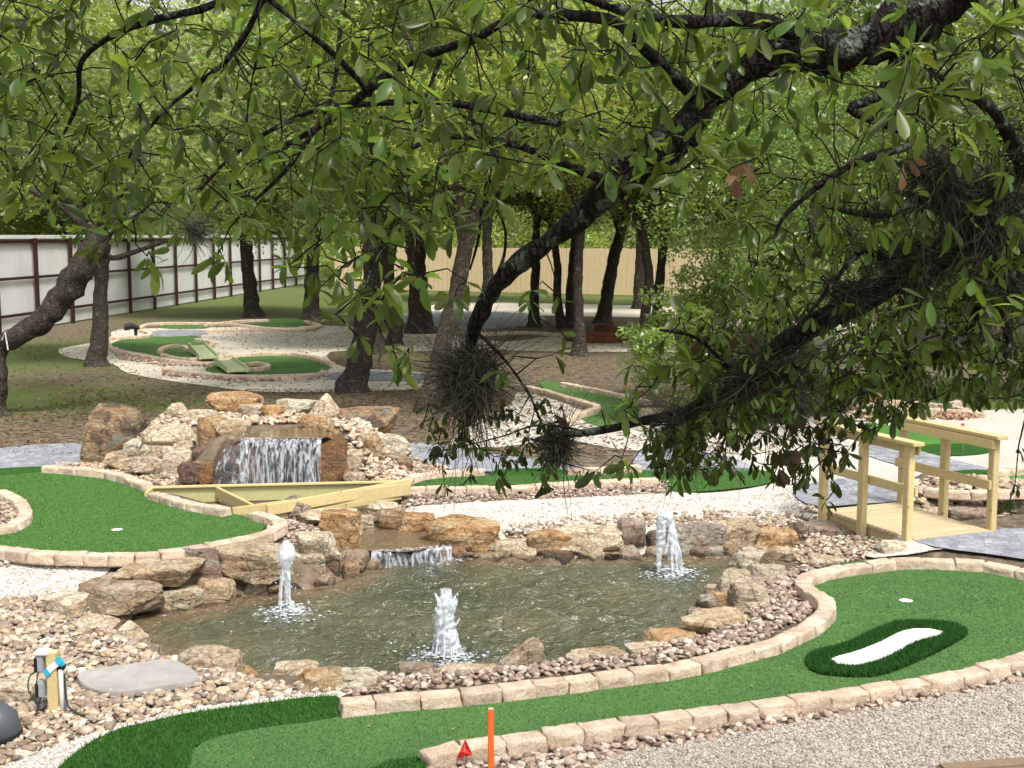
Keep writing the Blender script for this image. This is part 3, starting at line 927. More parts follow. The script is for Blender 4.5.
# ------------------------------------------------------------------ boulders
def boulder_mesh(name, w_, dp, h, seed, mat, sub=4, slab=0.0, shape='rock'):
    r_ = np.random.default_rng(seed)
    V, Fc = ico(sub)
    pl = []
    for ax in range(3):
        for s_ in (-1, 1):
            n_ = np.zeros(3); n_[ax] = s_
            n_ += r_.normal(0, .16 if ax < 2 else .09, 3); n_ /= np.linalg.norm(n_)
            pl.append((n_, .5 * r_.uniform(.9, 1.0)))
    for _ in range(9):
        n_ = r_.normal(0, 1, 3); n_[2] *= .8; n_ /= np.linalg.norm(n_)
        pl.append((n_, r_.uniform(.50, .66)))
    if shape == 'wedge':
        n_ = np.array([-.62, 0, .78]); pl.append((n_, .16))
    if shape == 'peak':
        for s_ in (-1, 1): pl.append((np.array([s_ * .8, 0, .6]), .36))
    p_ = 60
    acc = np.zeros(len(V))
    for n_, d_ in pl: acc += (np.maximum(V @ n_, 0) / d_) ** p_
    rr = acc ** (-1 / p_)
    V = V * rr[:, None]
    off = r_.uniform(0, 50)
    S = np.array([w_, dp, h])
    W = V * S
    mean = float(S.mean())
    out = np.empty_like(W)
    for k in range(len(W)):
        v = Vector(W[k]); q = v / max(mean, .12)
        f = noise.noise(q * 2.1 + Vector((off, 0, 0))) * .07 + noise.noise(q * 5.5 + Vector((0, off, 0))) * .05
        st = noise.noise(Vector((q.x * 1.2, q.y * 1.2, q.z * 9 + off))) * .035
        f += noise.noise(q * 11 + Vector((0, 0, off))) * .03 + (.03 if noise.noise(q * 3.3 + Vector((off, 4, 0))) > .12 else 0)
        out[k] = v * (1 + f) + Vector((V[k][0], V[k][1], 0)).normalized() * st * mean
    lo_ = out[:, 2].min()
    out[:, 2] -= lo_
    x0, x1 = out[:, 0].min(), out[:, 0].max()
    out[:, 0] = (out[:, 0] - (x0 + x1) / 2) * w_ / (x1 - x0)
    out[:, 2] *= h / out[:, 2].max()
    me = mesh_np(name, out, Fc, mat, True)
    # keep broken edges crisp
    try:
        me.set_sharp_from_angle(angle=R(20))
    except Exception:
        pass
    return me


BOULD = []


def boulder(box, zb, mat, label, d=None, dr=.75, group=None, rz=0, shape='rock', name='boulder', embed=.1, sub=4):
    x0, y0, x1, y1 = box
    xc = (x0 + x1) / 2
    b = P(xc, y1, zb) if d is None else D(xc, y1, d)
    dist = math.sqrt(b.y ** 2 + (CAMZ - b.z) ** 2)
    w_ = (x1 - x0) * dist / F * 1.10
    vert = (y1 - y0) * dist / F
    th_ = math.atan2(CAMZ - b.z, b.y)
    dp = w_ * dr
    h = (vert - dp * .5 * math.sin(th_)) / math.cos(th_)
    h = max(h, vert * .6)
    dp = max(dp, .6 * h)
    em = h * embed + .02
    seed = int(x0 * 31 + y0 * 7) % 99991 + 5 + (77 if x0 == 80 else 0)
    me = boulder_mesh(name, w_, dp, h + em, seed, M[mat], sub, shape=shape)
    o = link(name, me, None, (b.x, b.y + dp * .42, b.z - em))
    o.rotation_euler = (0, 0, rz)
    tag(o, label, 'boulder', group)
    BOULD.append((b.x, b.y + dp * .42, w_, dp, b.z + h))
    return o


GL, GB, GN, GR_, GW = 'boulders walling the left bank', 'boulders along the back of the pond', 'rocks along the near pond edge', 'boulders on the right bank', 'rocks of the waterfall'
for bx, zb, mt, lb, kw in [
    ((117, 558, 195, 588), -.02, 'rock', 'big flat-topped tan boulder just below the left green kerb', dict(group=GL)),
    ((76, 579, 153, 611), -.12, 'rock', 'wide tan slab jutting over a dark gap at the far left water edge', dict(group=GL, dr=.8)),
    ((44, 594, 84, 621), -.02, 'rock_pale', 'small pale rock at left end of the overhanging tan slab', dict(group=GL)),
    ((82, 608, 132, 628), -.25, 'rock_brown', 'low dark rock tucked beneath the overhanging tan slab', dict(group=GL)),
    ((149, 586, 196, 615), -.25, 'rock', 'two-toned rock touching water below the big flat-topped boulder', dict(group=GL)),
    ((193, 578, 232, 609), -.26, 'rock', 'split-faced rock standing in the water beneath the left wall', dict(group=GL)),
    ((172, 545, 222, 582), -.08, 'rock_grey', 'grey-brown block boulder left of the largest left bank boulder', dict(group=GL)),
    ((216, 543, 283, 583), -.10, 'rock', 'largest blocky tan boulder of the left bank behind the left jet', dict(group=GL)),
    ((232, 577, 284, 596), -.26, 'rock_brown', 'low wet ledge under the largest left bank boulder', dict(group=GL)),
    ((284, 548, 323, 584), -.25, 'rock_pale', 'pale boulder immediately right of the left water jet', dict(group=GL)),
    ((295, 531, 338, 560), -.02, 'rock_pale', 'yellowish rounded boulder above the pale one beside the left jet', dict(group=GL)),
    ((321, 510, 359, 547), -.04, 'rock_orange', 'orange-streaked boulder left of the small cascade', dict(group=GL)),
    ((336, 549, 366, 577), -.26, 'rock_brown', 'brown boulder at the waterline left of the small cascade', dict(group=GL)),
    ((318, 556, 339, 582), -.26, 'rock_wet', 'dark wet rock squeezed between pale and brown boulders', dict(group=GL)),
    ((296, 510, 352, 523), .04, 'rock_pale', 'thin pale slab lying behind the orange-streaked boulder', dict(group=GL)),
    ((273, 497, 310, 514), .06, 'rock_grey', 'low pyramid rock leaning on the front timber board', dict(group=GL, shape='peak')),
    ((354, 515, 373, 528), -.08, 'rock_pale', 'small pale stone beside the stream above the cascade', dict(group=GL)),
    ((364, 502, 398, 520), -.03, 'rock_pale', 'pale block under the right end of the front timber board', dict(group=GB)),
    ((377, 508, 404, 528), -.05, 'rock_orange', 'rusty stone at stream edge next to the pale block', dict(group=GB)),
    ((398, 513, 436, 532), -.08, 'rock_orange', 'bright orange-brown rounded rock above the cascade', dict(group=GB)),
    ((429, 518, 498, 551), -.16, 'rock_orange', 'large smooth orange-tan boulder right of the cascade', dict(group=GB, dr=.6)),
    ((432, 545, 487, 560), -.25, 'rock_brown', 'flat ledge at the waterline under the smooth orange-tan boulder', dict(group=GB)),
    ((485, 537, 537, 561), -.25, 'rock', 'rounded tan boulder second right of the cascade', dict(group=GB)),
    ((527, 527, 573, 559), -.25, 'rock_orange', 'slanted tan boulder in the middle of the back bank', dict(group=GB)),
    ((557, 526, 624, 549), -.14, 'rock_pale', 'long pale slab propped on the back bank above a dark gap', dict(group=GB, dr=.5)),
    ((583, 545, 634, 560), -.25, 'rock_brown', 'low brown rock below the long pale slab', dict(group=GB)),
    ((621, 518, 649, 545), -.12, 'rock_grey', 'square grey-brown rock left of the right back jet', dict(group=GB)),
    ((645, 530, 680, 556), -.25, 'rock_wet', 'dark rock standing in for the shaded gap behind the right back jet', dict(group=GB)),  # dark gap between boulders, its shade put into the rock colour
    ((675, 524, 724, 558), -.25, 'rock_grey', 'rough rounded grey boulder right of the right back jet', dict(group=GB)),
    ((712, 520, 760, 550), -.20, 'rock', 'flat-topped cube boulder right of the rough rounded one', dict(group=GB)),
    ((756, 529, 801, 553), -.20, 'rock_orange', 'layered orange rock near the bridge corner', dict(group=GB)),
    ((797, 520, 848, 550), -.18, 'rock_grey', 'long grey boulder under the near end post of the bridge', dict(group=GR_)),
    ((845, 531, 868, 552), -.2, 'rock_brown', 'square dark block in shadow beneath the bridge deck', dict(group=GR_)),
    ((735, 551, 778, 577), -.22, 'rock_pale', 'craggy pale boulder first on the right bank below the orange rock', dict(group=GR_)),
    ((765, 547, 797, 566), -.05, 'rock', 'small rounded stone behind the craggy pale boulder', dict(group=GR_)),
    ((750, 564, 786, 586), -.05, 'rock_pale', 'pale stone between craggy boulder and brown cobbles', dict(group=GR_)),
    ((717, 573, 768, 605), -.2, 'rock_pale', 'pitted pale boulder in the middle of the right bank', dict(group=GR_)),
    ((729, 583, 768, 616), -.06, 'rock', 'leaning yellow-tan slab above the flat wedge on right bank', dict(group=GR_)),
    ((714, 592, 738, 612), -.24, 'rock_orange', 'small orange stone at the water on the right bank', dict(group=GR_)),
    ((688, 611, 752, 645), -.14, 'rock', 'big flat tilted wedge stone at the right pond corner', dict(group=GR_, dr=.7)),
    ((812, 556, 846, 566), .0, 'rock_pale', 'flat pale stone between right bank cobbles and the kerb curve', dict(group=GR_)),
    ((878, 541, 906, 556), .0, 'rock_pale', 'rounded buff rock at the foot of the near corner post', dict(group=GR_)),
    ((648, 632, 697, 649), -.10, 'rock_orange', 'flat pinkish stone left of the big wedge stone', dict(group=GN)),
    ((630, 645, 677, 662), -.06, 'rock_pale', 'flat cream stone below the flat pinkish one', dict(group=GN)),
    ((570, 654, 630, 670), -.08, 'rock', 'low tan stone right of the upright shard', dict(group=GN)),
    ((499, 640, 544, 676), -.06, 'rock', 'upright triangular shard standing at the near pond edge', dict(group=GN, shape='wedge', dr=.5)),
    ((399, 664, 434, 684), -.05, 'rock_grey', 'brown stone below the centre water jet', dict(group=GN)),
    ((432, 665, 496, 682), -.07, 'rock_pale', 'long low cream stone left of the upright shard', dict(group=GN, dr=.4)),
    ((272, 663, 318, 686), -.08, 'rock_pale', 'cream boulder at the near edge below the left jet', dict(group=GN)),
    ((296, 671, 340, 692), .0, 'rock_orange', 'orange-topped rock right of the cream near boulder', dict(group=GN)),
    ((330, 671, 377, 691), .0, 'rock_pale', 'pale sloping rock at the start of the near kerb', dict(group=GN)),
    ((178, 650, 238, 680), -.08, 'rock', 'cracked tan boulder right of the flat grey slab', dict(group=GN)),
    ((236, 667, 259, 684), -.04, 'rock_orange', 'small pointed stone right of the cracked tan boulder', dict(group=GN, shape='peak')),
    ((107, 624, 142, 647), -.12, 'rock_pale', 'pale pointed rock at the left tip of the pond', dict(group=GN, shape='peak')),
    ((63, 620, 112, 637), -.04, 'rock_pale', 'flat pale stone sunk in cobbles left of the pond tip', dict(group=GN)),
    ((126, 647, 158, 664), -.08, 'rock_grey', 'small grey stone directly above the flat grey slab', dict(group=GN)),
    ((-14, 678, 34, 705), 0, 'rock_pale', 'half-buried flat rock at the left frame edge by the outlet post', dict(group=GN)),
    # waterfall
    ((80, 403, 136, 464), 0, 'rock_lichen', 'tallest lichen-spotted boulder at the left end of the waterfall', dict(group=GW, dr=.7)),
    ((140, 424, 200, 445), 0, 'rock_pale', 'long cream ledge stone high on the left of the waterfall', dict(group=GW, d=16.1, dr=.5)),
    ((122, 438, 148, 455), 0, 'rock_pale', 'rounded cream stone right of the lichen boulder', dict(group=GW, d=16.3)),
    ((143, 443, 177, 458), 0, 'rock_pale', 'buff stone under the long cream ledge', dict(group=GW, d=16.0)),
    ((174, 440, 192, 457), 0, 'rock_pale', 'upright buff stone under the right end of the cream ledge', dict(group=GW, d=15.9)),
    ((104, 450, 140, 467), 0, 'rock', 'tan wedge at the foot of the lichen boulder', dict(group=GW, d=16.3)),
    ((129, 455, 166, 472), 0, 'rock_pale', 'broad buff stone above the upper left kerb', dict(group=GW, d=15.9)),
    ((160, 449, 194, 477), 0, 'rock_pale', 'sloping cream slab left of the purple rock', dict(group=GW, d=15.6)),
    ((176, 462, 202, 484), 0, 'rock_purple', 'purple-brown smooth rock at the lower left of the waterfall', dict(group=GW, d=15.1)),
    ((199, 462, 214, 484), 0, 'rock_wet_orange', 'narrow wet rust stone left of the falling water', dict(group=GW, d=15.1)),
    ((160, 402, 187, 426), 0, 'rock_pale', 'pale peaked stone on the back of the waterfall', dict(group=GW, d=16.8, shape='peak')),
    ((184, 408, 214, 428), 0, 'rock_pale', 'cream stone right of the pale peaked one', dict(group=GW, d=16.6)),
    ((195, 415, 224, 449), 0, 'rock_orange', 'tall stained tan block left of the pool lip', dict(group=GW, d=15.7)),
    ((217, 420, 248, 448), 0, 'rock', 'tan block with dark base at the pool lip', dict(group=GW, d=15.6)),
    ((207, 391, 258, 409), 0, 'rock_orange', 'orange and black topmost rock of the waterfall', dict(group=GW, d=17.2, dr=.5)),
    ((192, 446, 216, 465), 0, 'rock_purple', 'dark brown stone under the tall stained block', dict(group=GW, d=15.5)),
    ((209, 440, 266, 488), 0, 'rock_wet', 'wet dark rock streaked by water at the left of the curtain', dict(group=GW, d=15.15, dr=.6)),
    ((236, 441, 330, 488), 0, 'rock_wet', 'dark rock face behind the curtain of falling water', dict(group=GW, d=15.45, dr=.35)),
    ((276, 398, 314, 414), 0, 'rock_pale', 'pale pink stone behind the pool', dict(group=GW, d=17.0)),
    ((309, 394, 338, 421), 0, 'rock_pale', 'upright cream stone at the top right of the waterfall', dict(group=GW, d=16.7, shape='peak')),
    ((341, 406, 393, 438), 0, 'rock_lichen', 'dark-topped orange boulder at the upper right end', dict(group=GW, d=16.6)),
    ((371, 434, 410, 459), 0, 'rock_pale', 'yellow-cream boulder at the right foot of the waterfall', dict(group=GW, d=16.3)),
    ((354, 433, 382, 468), 0, 'rock_orange', 'upright pinkish slab right of the falling water', dict(group=GW, d=15.8)),
    ((317, 438, 346, 484), 0, 'rock_wet_orange', 'tall wet orange rock at the right edge of the curtain', dict(group=GW, d=15.25)),
    ((299, 415, 332, 436), 0, 'rock_orange', 'tan rock above the right end of the lip', dict(group=GW, d=15.8)),
    ((342, 449, 363, 474), 0, 'rock', 'narrow tan stone between wet orange rock and pinkish slab', dict(group=GW, d=15.5)),
    ((380, 457, 397, 467), 0, 'rock_brown', 'small brown stone under the yellow-cream boulder', dict(group=GW, d=16.0)),
    ((394, 456, 412, 467), 0, 'rock_brown', 'small brown stone nearest the grey path', dict(group=GW, d=16.1)),
    ((344, 472, 364, 484), 0, 'rock_pale', 'low pale stone behind the long timber board', dict(group=GW, d=15.1)),
    ((990, 492, 1040, 522), -.3, 'rock_grey', 'dark grey boulder beyond the bridge at right frame edge', dict(group=GR_)),
    ((950, 505, 994, 528), -.3, 'rock_grey', 'grey boulder seen between the far rail posts', dict(group=GR_)),
    ((985, 518, 1050, 538), -.35, 'rock_brown', 'flat reddish stone in the gully beyond the bridge', dict(group=GR_)),
    ((908, 506, 950, 520), -.2, 'rock_pale', 'pale sloping stone under the far rail', dict(group=GR_)),
    ((594, 323, 616, 338), 0, 'rock_red', 'rounded red-brown boulder behind the small timber box in the distance', dict(group='red rocks')),
    ((566, 329, 588, 342), 0, 'rock_red', 'low red-brown rock left of the distant timber box', dict(group='red rocks')),
    ((612, 325, 634, 342), 0, 'rock_red', 'red-brown rock right of the distant timber box', dict(group='red rocks')),
    ((640, 408, 664, 419), 0, 'rock_pale', 'pale stone hidden among hanging leaves beside the middle green', dict()),
    ((950, 400, 964, 412), 0, 'rock_pale', 'rounded pale stone at the right end of the far cobble band', dict()),
    ((858, 392, 884, 402), 0, 'rock_orange', 'pinkish stone beyond the far right kerb', dict()),
]:
    big = (bx[2] - bx[0]) > 34
    boulder(bx, zb, mt, lb, sub=4 if big else 3, rz=((bx[0] * 13) % 11 - 5) * .035, **kw)

# small stones wedged along the waterline of the back and left banks
edge = resample(smooth(PP([(150, 612), (195, 606), (240, 596), (296, 590), (340, 582), (366, 570)], WZ), False, 3), .30)
edge2 = resample(smooth(PP([(455, 559), (520, 561), (600, 560), (660, 558), (720, 557), (765, 555), (742, 575), (722, 598), (704, 622)], WZ), False, 3), .34)
for kx, (ex, ey) in enumerate(list(edge) + list(edge2)):
    w_ = random.uniform(.2, .38)
    me = boulder_mesh('waterline_stone', w_, w_ * .8, random.uniform(.18, .30), 900 + kx, M[random.choice(['rock_brown', 'rock', 'rock_wet', 'rock_grey'])], 3)
    left = kx < len(edge)
    o = link('waterline_stone', me, None, (ex, ey + .10, WZ - .14)); o.rotation_euler = (0, 0, random.uniform(0, 6))
    tag(o, 'small brown stone wedged at the waterline of the %s bank' % ('left' if left else 'back and right'), 'stone', 'waterline stones of the %s' % ('left bank' if left else 'back and right bank'))
for kx, (bx, d_) in enumerate([((140, 440, 160, 450), 16.4), ((150, 462, 176, 480), 15.7), ((186, 470, 206, 486), 15.2), ((196, 436, 214, 450), 15.8), ((120, 452, 134, 460), 16.5), ((330, 455, 348, 478), 15.4), ((362, 462, 380, 474), 15.6), ((372, 455, 386, 464), 16.1), ((326, 428, 348, 444), 15.9), ((205, 440, 222, 452), 15.7), ((170, 436, 186, 446), 16.3), ((262, 404, 284, 416), 16.9), ((238, 404, 262, 414), 17.0)]):
    boulder(bx, 0, ['rock_pale', 'rock', 'rock_orange'][kx % 3], 'small tan stone packed between the larger waterfall boulders', d=d_, group='packing stones of the waterfall', sub=3)

# flat slab among the cobbles
px = [(77, 676), (90, 669), (130, 664), (172, 659), (200, 677), (160, 685), (118, 691), (90, 688)]
q = smooth(PP(px, .07), True, 3)
m = MB(); n = len(q)
jit = [(random.uniform(-.006, .006), random.uniform(-.006, .006)) for _ in q]
v = [(x + a_, y + b_, .025) for (x, y), (a_, b_) in zip(q, jit)] + [(x, y, .062) for x, y in q] + [(x * .985 + np.mean([p[0] for p in q]) * .015, y * .985 + np.mean([p[1] for p in q]) * .015, .072) for x, y in q]
f = [(i, (i + 1) % n, n + (i + 1) % n, n + i) for i in range(n)] + [(n + i, n + (i + 1) % n, 2 * n + (i + 1) % n, 2 * n + i) for i in range(n)] + [tuple(2 * n + i for i in range(n))]
m.add(v, f)
tag(m.build('flagstone', M['slabstone'], None, False), 'flat grey-pink flagstone lying on cobbles right of the outlet post', 'flagstone')
EXCL = [sorted_ for sorted_ in [smooth(PP(px, .04), True, 2)]]

# ------------------------------------------------------------------ cobbles
PAL = np.array([(.44, .355, .25), (.52, .44, .33), (.38, .285, .19), (.33, .24, .165), (.26, .19, .135), (.46, .34, .235), (.56, .50, .41), (.36, .30, .24), (.24, .18, .14)])
PALD = np.array([(.26, .19, .14), (.34, .26, .20), (.42, .34, .27), (.20, .14, .11), (.30, .22, .17), (.48, .41, .34)])
PALP = np.array([(.46, .34, .23), (.54, .43, .31), (.40, .27, .18), (.58, .50, .39), (.50, .39, .29), (.33, .25, .18)])
ICO1, ICO2 = ico(1), ico(2)


def pebbles(name, label, px, z, dens, size, pal, sub=2, layers=1, jitter=.25, excl=(), world=None, lift=0, aspect=.50, maxn=9000, kerb_clear=.10, cat='cobbles', mat='pebble', excl_turf=True):
    poly = world or PP(px, z)
    A = np.array(poly); lo, hi = A.min(0), A.max(0)
    n = int((hi[0] - lo[0]) * (hi[1] - lo[1]) * dens)
    X = rng.uniform(lo[0], hi[0], n); Y = rng.uniform(lo[1], hi[1], n)
    k = sdf(X, Y, poly) < 0
    k &= (np.abs(X / Y) < .47)
    for e in excl: k &= sdf(X, Y, e) > .02
    if excl_turf:
        k &= (sdf(X, Y, LGREEN) > .03) & (sdf(X, Y, FGP) > .03)
    X, Y = X[k], Y[k]
    if kerb_clear and len(X):
        dmin = np.full(len(X), 9.)
        for i in range(0, len(KERBPTS), 50):
            dd = np.hypot(X[:, None] - KERBPTS[i:i + 50, 0], Y[:, None] - KERBPTS[i:i + 50, 1]).min(1); dmin = np.minimum(dmin, dd)
        X, Y = X[dmin > kerb_clear], Y[dmin > kerb_clear]
    if len(X) > maxn: X, Y = X[:maxn], Y[:maxn]
    n = len(X)
    BV, BF = ICO2 if sub == 2 else ICO1
    s = size * np.exp(rng.normal(0, jitter, n)) / 2
    sc = np.stack([s, s * rng.uniform(.6, .9, n), s * aspect * rng.uniform(.7, 1.1, n)], 1)
    a = rng.uniform(0, 2 * np.pi, n); tx = rng.normal(0, .28, n); ty = rng.normal(0, .28, n)
    # bumpy base shapes
    bases = []
    for q_ in range(7):
        r_ = np.random.default_rng(q_ + 3)
        nn = np.array([1 + .40 * noise.noise(Vector(v) * 1.3 + Vector((q_ * 9., 0, 0))) + .20 * noise.noise(Vector(v) * 3 + Vector((0, q_ * 9., 0))) for v in BV])
        bases.append(BV * nn[:, None])
    bi = rng.integers(0, 7, n)
    B = np.stack(bases)[bi] * sc[:, None, :]
    # tilt then spin
    cx, sx = np.cos(tx)[:, None], np.sin(tx)[:, None]
    y1 = B[:, :, 1] * cx - B[:, :, 2] * sx; z1 = B[:, :, 1] * sx + B[:, :, 2] * cx
    cy, sy = np.cos(ty)[:, None], np.sin(ty)[:, None]
    x1 = B[:, :, 0] * cy + z1 * sy; z2 = -B[:, :, 0] * sy + z1 * cy
    ca, sa_ = np.cos(a)[:, None], np.sin(a)[:, None]
    x2 = x1 * ca - y1 * sa_; y2 = x1 * sa_ + y1 * ca
    Z = terrain(X, Y) + lift + sc[:, 2] * .55 + rng.uniform(0, 1, n) ** 2 * size * .5 * layers
    V = np.stack([x2 + X[:, None], y2 + Y[:, None], z2 + Z[:, None]], 2).reshape(-1, 3)
    nv = len(BV)
    Fc = (BF[None] + (np.arange(n) * nv)[:, None, None]).reshape(-1, 3)
    col = pal[rng.integers(0, len(pal), n)] * rng.uniform(.75, 1.15, (n, 1))
    me = mesh_np(name, V, Fc, M[mat], True, np.repeat(col, nv, 0))
    return tag(link(name, me), label, cat, None, 'stuff')


pin = smooth(PP(pond_px, WZ), True, 2)
FGP = smooth(PP(fg_px, 0), True, 3)
pebbles('river_cobbles', 'tan river cobbles covering the left bank around the outlet post', [(-60, 600), (0, 602), (60, 598), (90, 610), (130, 626), (150, 655), (200, 668), (270, 684), (340, 686), (345, 692), (290, 697), (180, 712), (112, 729), (40, 752), (-10, 775), (-60, 790)], 0, 1150, .056, PAL, excl=EXCL + [pin], layers=1.2, maxn=7500)
pebbles('river_cobbles', 'band of small cobbles directly below the left green kerb', [(-60, 556), (0, 558), (60, 560), (120, 562), (118, 578), (60, 574), (-60, 576)], 0, 800, .055, PAL, maxn=1500)
pebbles('river_cobbles', 'brown cobbles between near pond stones and kerb', [(330, 684), (400, 672), (440, 676), (500, 668), (560, 664), (640, 655), (690, 640), (735, 636), (760, 644), (700, 657), (600, 672), (480, 685), (345, 697)], 0, 900, .052, PALD, maxn=2600, layers=1.2)
pebbles('river_cobbles', 'brown cobbles filling the inside of the kerb curve right of pond', [(700, 645), (735, 610), (755, 590), (775, 575), (800, 568), (850, 560), (890, 553), (840, 564), (800, 574), (795, 582), (815, 596), (822, 604), (800, 622), (760, 640), (715, 652)], 0, 1000, .050, PALD, maxn=3600, layers=1.2)
pebbles('river_cobbles', 'cobbles strewn between the boulders under the bridge corner', [(640, 520), (700, 518), (760, 524), (800, 522), (830, 530), (870, 540), (905, 546), (870, 556), (800, 566), (770, 556), (700, 530)], 0, 700, .055, PAL, maxn=1800, sub=1)
pebbles('river_cobbles', 'grey-brown cobble strip between the front kerb and buff gravel', [(425, 762), (470, 750), (530, 743), (600, 732), (690, 718), (800, 703), (900, 688), (1000, 668), (1060, 650), (1080, 672), (1023, 684), (947, 698), (860, 714), (777, 729), (716, 741), (636, 752), (600, 764), (575, 785), (430, 800)], 0, 950, .052, PALD * 1.1, maxn=4300, layers=1.4)
pebbles('river_cobbles', 'dark cobble band below the strip green behind the pond', [(396, 494), (470, 491), (560, 489), (668, 484), (668, 494), (560, 499), (470, 503), (400, 508)], 0, 900, .055, PALD, sub=1, maxn=3000, layers=1.4)
pebbles('river_cobbles', 'cobbles between left green kerb corner and the stream boulders', [(235, 545), (262, 538), (285, 530), (288, 515), (270, 508), (300, 510), (340, 522), (320, 545), (290, 555), (250, 552)], .05, 900, .05, PALD * 1.15, sub=1, maxn=1400)
pebbles('river_cobbles', 'cobble line behind the rear bank boulders', [(430, 520), (500, 528), (560, 520), (640, 514), (720, 512), (790, 514), (840, 512), (850, 528), (760, 532), (640, 532), (540, 540), (480, 545)], 0, 260, .055, PAL, sub=1, maxn=1600)
pebbles('river_cobbles', 'pile of big cobbles behind the far bridge rail', [(905, 492), (930, 489), (1010, 492), (1060, 495), (1050, 510), (990, 522), (940, 522), (905, 512)], -.1, 420, .10, PAL, sub=2, maxn=900, layers=1.5)
pebbles('river_cobbles', 'cobbles inside the stone ring at the left frame edge', None, 0, 700, .055, PAL, sub=1, world=smooth(PP([(-25, 492), (0, 493), (12, 499), (21, 507), (21, 513), (12, 519), (-25, 525)], LG + .06), True, 2), lift=.03, maxn=900, excl_turf=False)
pebbles('river_cobbles', 'pinkish cobbles heaped over the top of the waterfall', None, 0, 420, .085, PALP, sub=2, world=[(-5.15, 16.6), (-4.3, 16.35), (-3.85, 16.35), (-2.6, 16.45), (-2.2, 15.9), (-2.12, 15.35), (-1.75, 15.2), (-1.45, 15.4), (-1.3, 16.4), (-2.4, 17.5), (-4.8, 17.5)], maxn=2600, layers=1.2, kerb_clear=.12)
pebbles('river_cobbles', 'small cobbles right of the waterfall beside the grey path', [(355, 472), (405, 456), (455, 470), (410, 476), (395, 482), (350, 486)], 0, 800, .055, PAL, sub=1, maxn=1600)
pebbles('river_cobbles', 'small cobbles at the foot of the left waterfall stones', [(52, 462), (100, 462), (140, 468), (180, 476), (210, 486), (240, 500), (180, 496), (150, 487), (120, 470), (60, 466)], .03, 700, .055, PALP, sub=1, maxn=1600)
pebbles('river_cobbles', 'red-brown cobble band beyond the bridge rail', [(852, 412), (900, 410), (985, 414), (975, 421), (900, 420), (856, 419)], 0, 260, .09, PAL * np.array([1, .8, .7]), sub=1, maxn=1600, layers=1.4)
pebbles('river_cobbles', 'cobbles edging the far left greens', [(104, 345), (135, 356), (175, 362), (212, 364), (212, 368), (165, 366), (164, 372), (230, 379), (312, 379), (330, 371), (322, 380), (240, 383), (160, 376), (168, 368), (120, 360)], 0, 160, .09, PALD * 1.2, sub=1, maxn=3000, cat='cobbles')
pebbles('gravel_chips', 'loose buff gravel chips beside the front cobble strip', [(590, 775), (640, 750), (734, 735), (825, 719), (947, 697), (1040, 680), (1100, 790), (560, 800)], 0, 4200, .017, np.array([(.42, .375, .32), (.33, .28, .24), (.50, .46, .41), (.24, .20, .17)]), sub=1, maxn=16000, cat='gravel', mat='chip', lift=.01, kerb_clear=0, layers=.4)
pebbles('gravel_chips', 'loose white gravel chips along the near dark fringe', [(0, 770), (60, 744), (110, 729), (180, 711), (240, 702), (300, 694), (345, 694), (290, 704), (190, 717), (110, 738), (60, 772)], 0, 3600, .018, np.array([(.66, .63, .58), (.56, .52, .47), (.72, .70, .66), (.45, .39, .33)]), sub=1, maxn=6000, cat='gravel', mat='chip', lift=.01, kerb_clear=0, layers=.4)
pebbles('gravel_chips', 'loose white gravel chips on the path behind the pond', [(440, 512), (560, 502), (700, 497), (790, 488), (820, 515), (700, 525), (520, 526)], 0, 900, .025, np.array([(.66, .63, .58), (.5, .45, .40), (.72, .70, .66), (.36, .30, .25)]), sub=1, maxn=7000, cat='gravel', mat='chip', lift=.005, kerb_clear=0, layers=.4)
pebbles('gravel_chips', 'loose white chips left of the pond under the cobble band', [(-60, 577), (0, 576), (100, 576), (60, 596), (-60, 602)], 0, 2000, .022, np.array([(.66, .63, .58), (.5, .45, .40), (.72, .70, .66), (.36, .30, .25)]), sub=1, maxn=4000, cat='gravel', mat='chip', lift=.008, kerb_clear=0, layers=.4)
#--PART2--
# ------------------------------------------------------------------ water
JETS = [P(288, 614, WZ), P(446, 657, WZ), P(663, 575, WZ)]
CASC = P(440, 556, WZ)


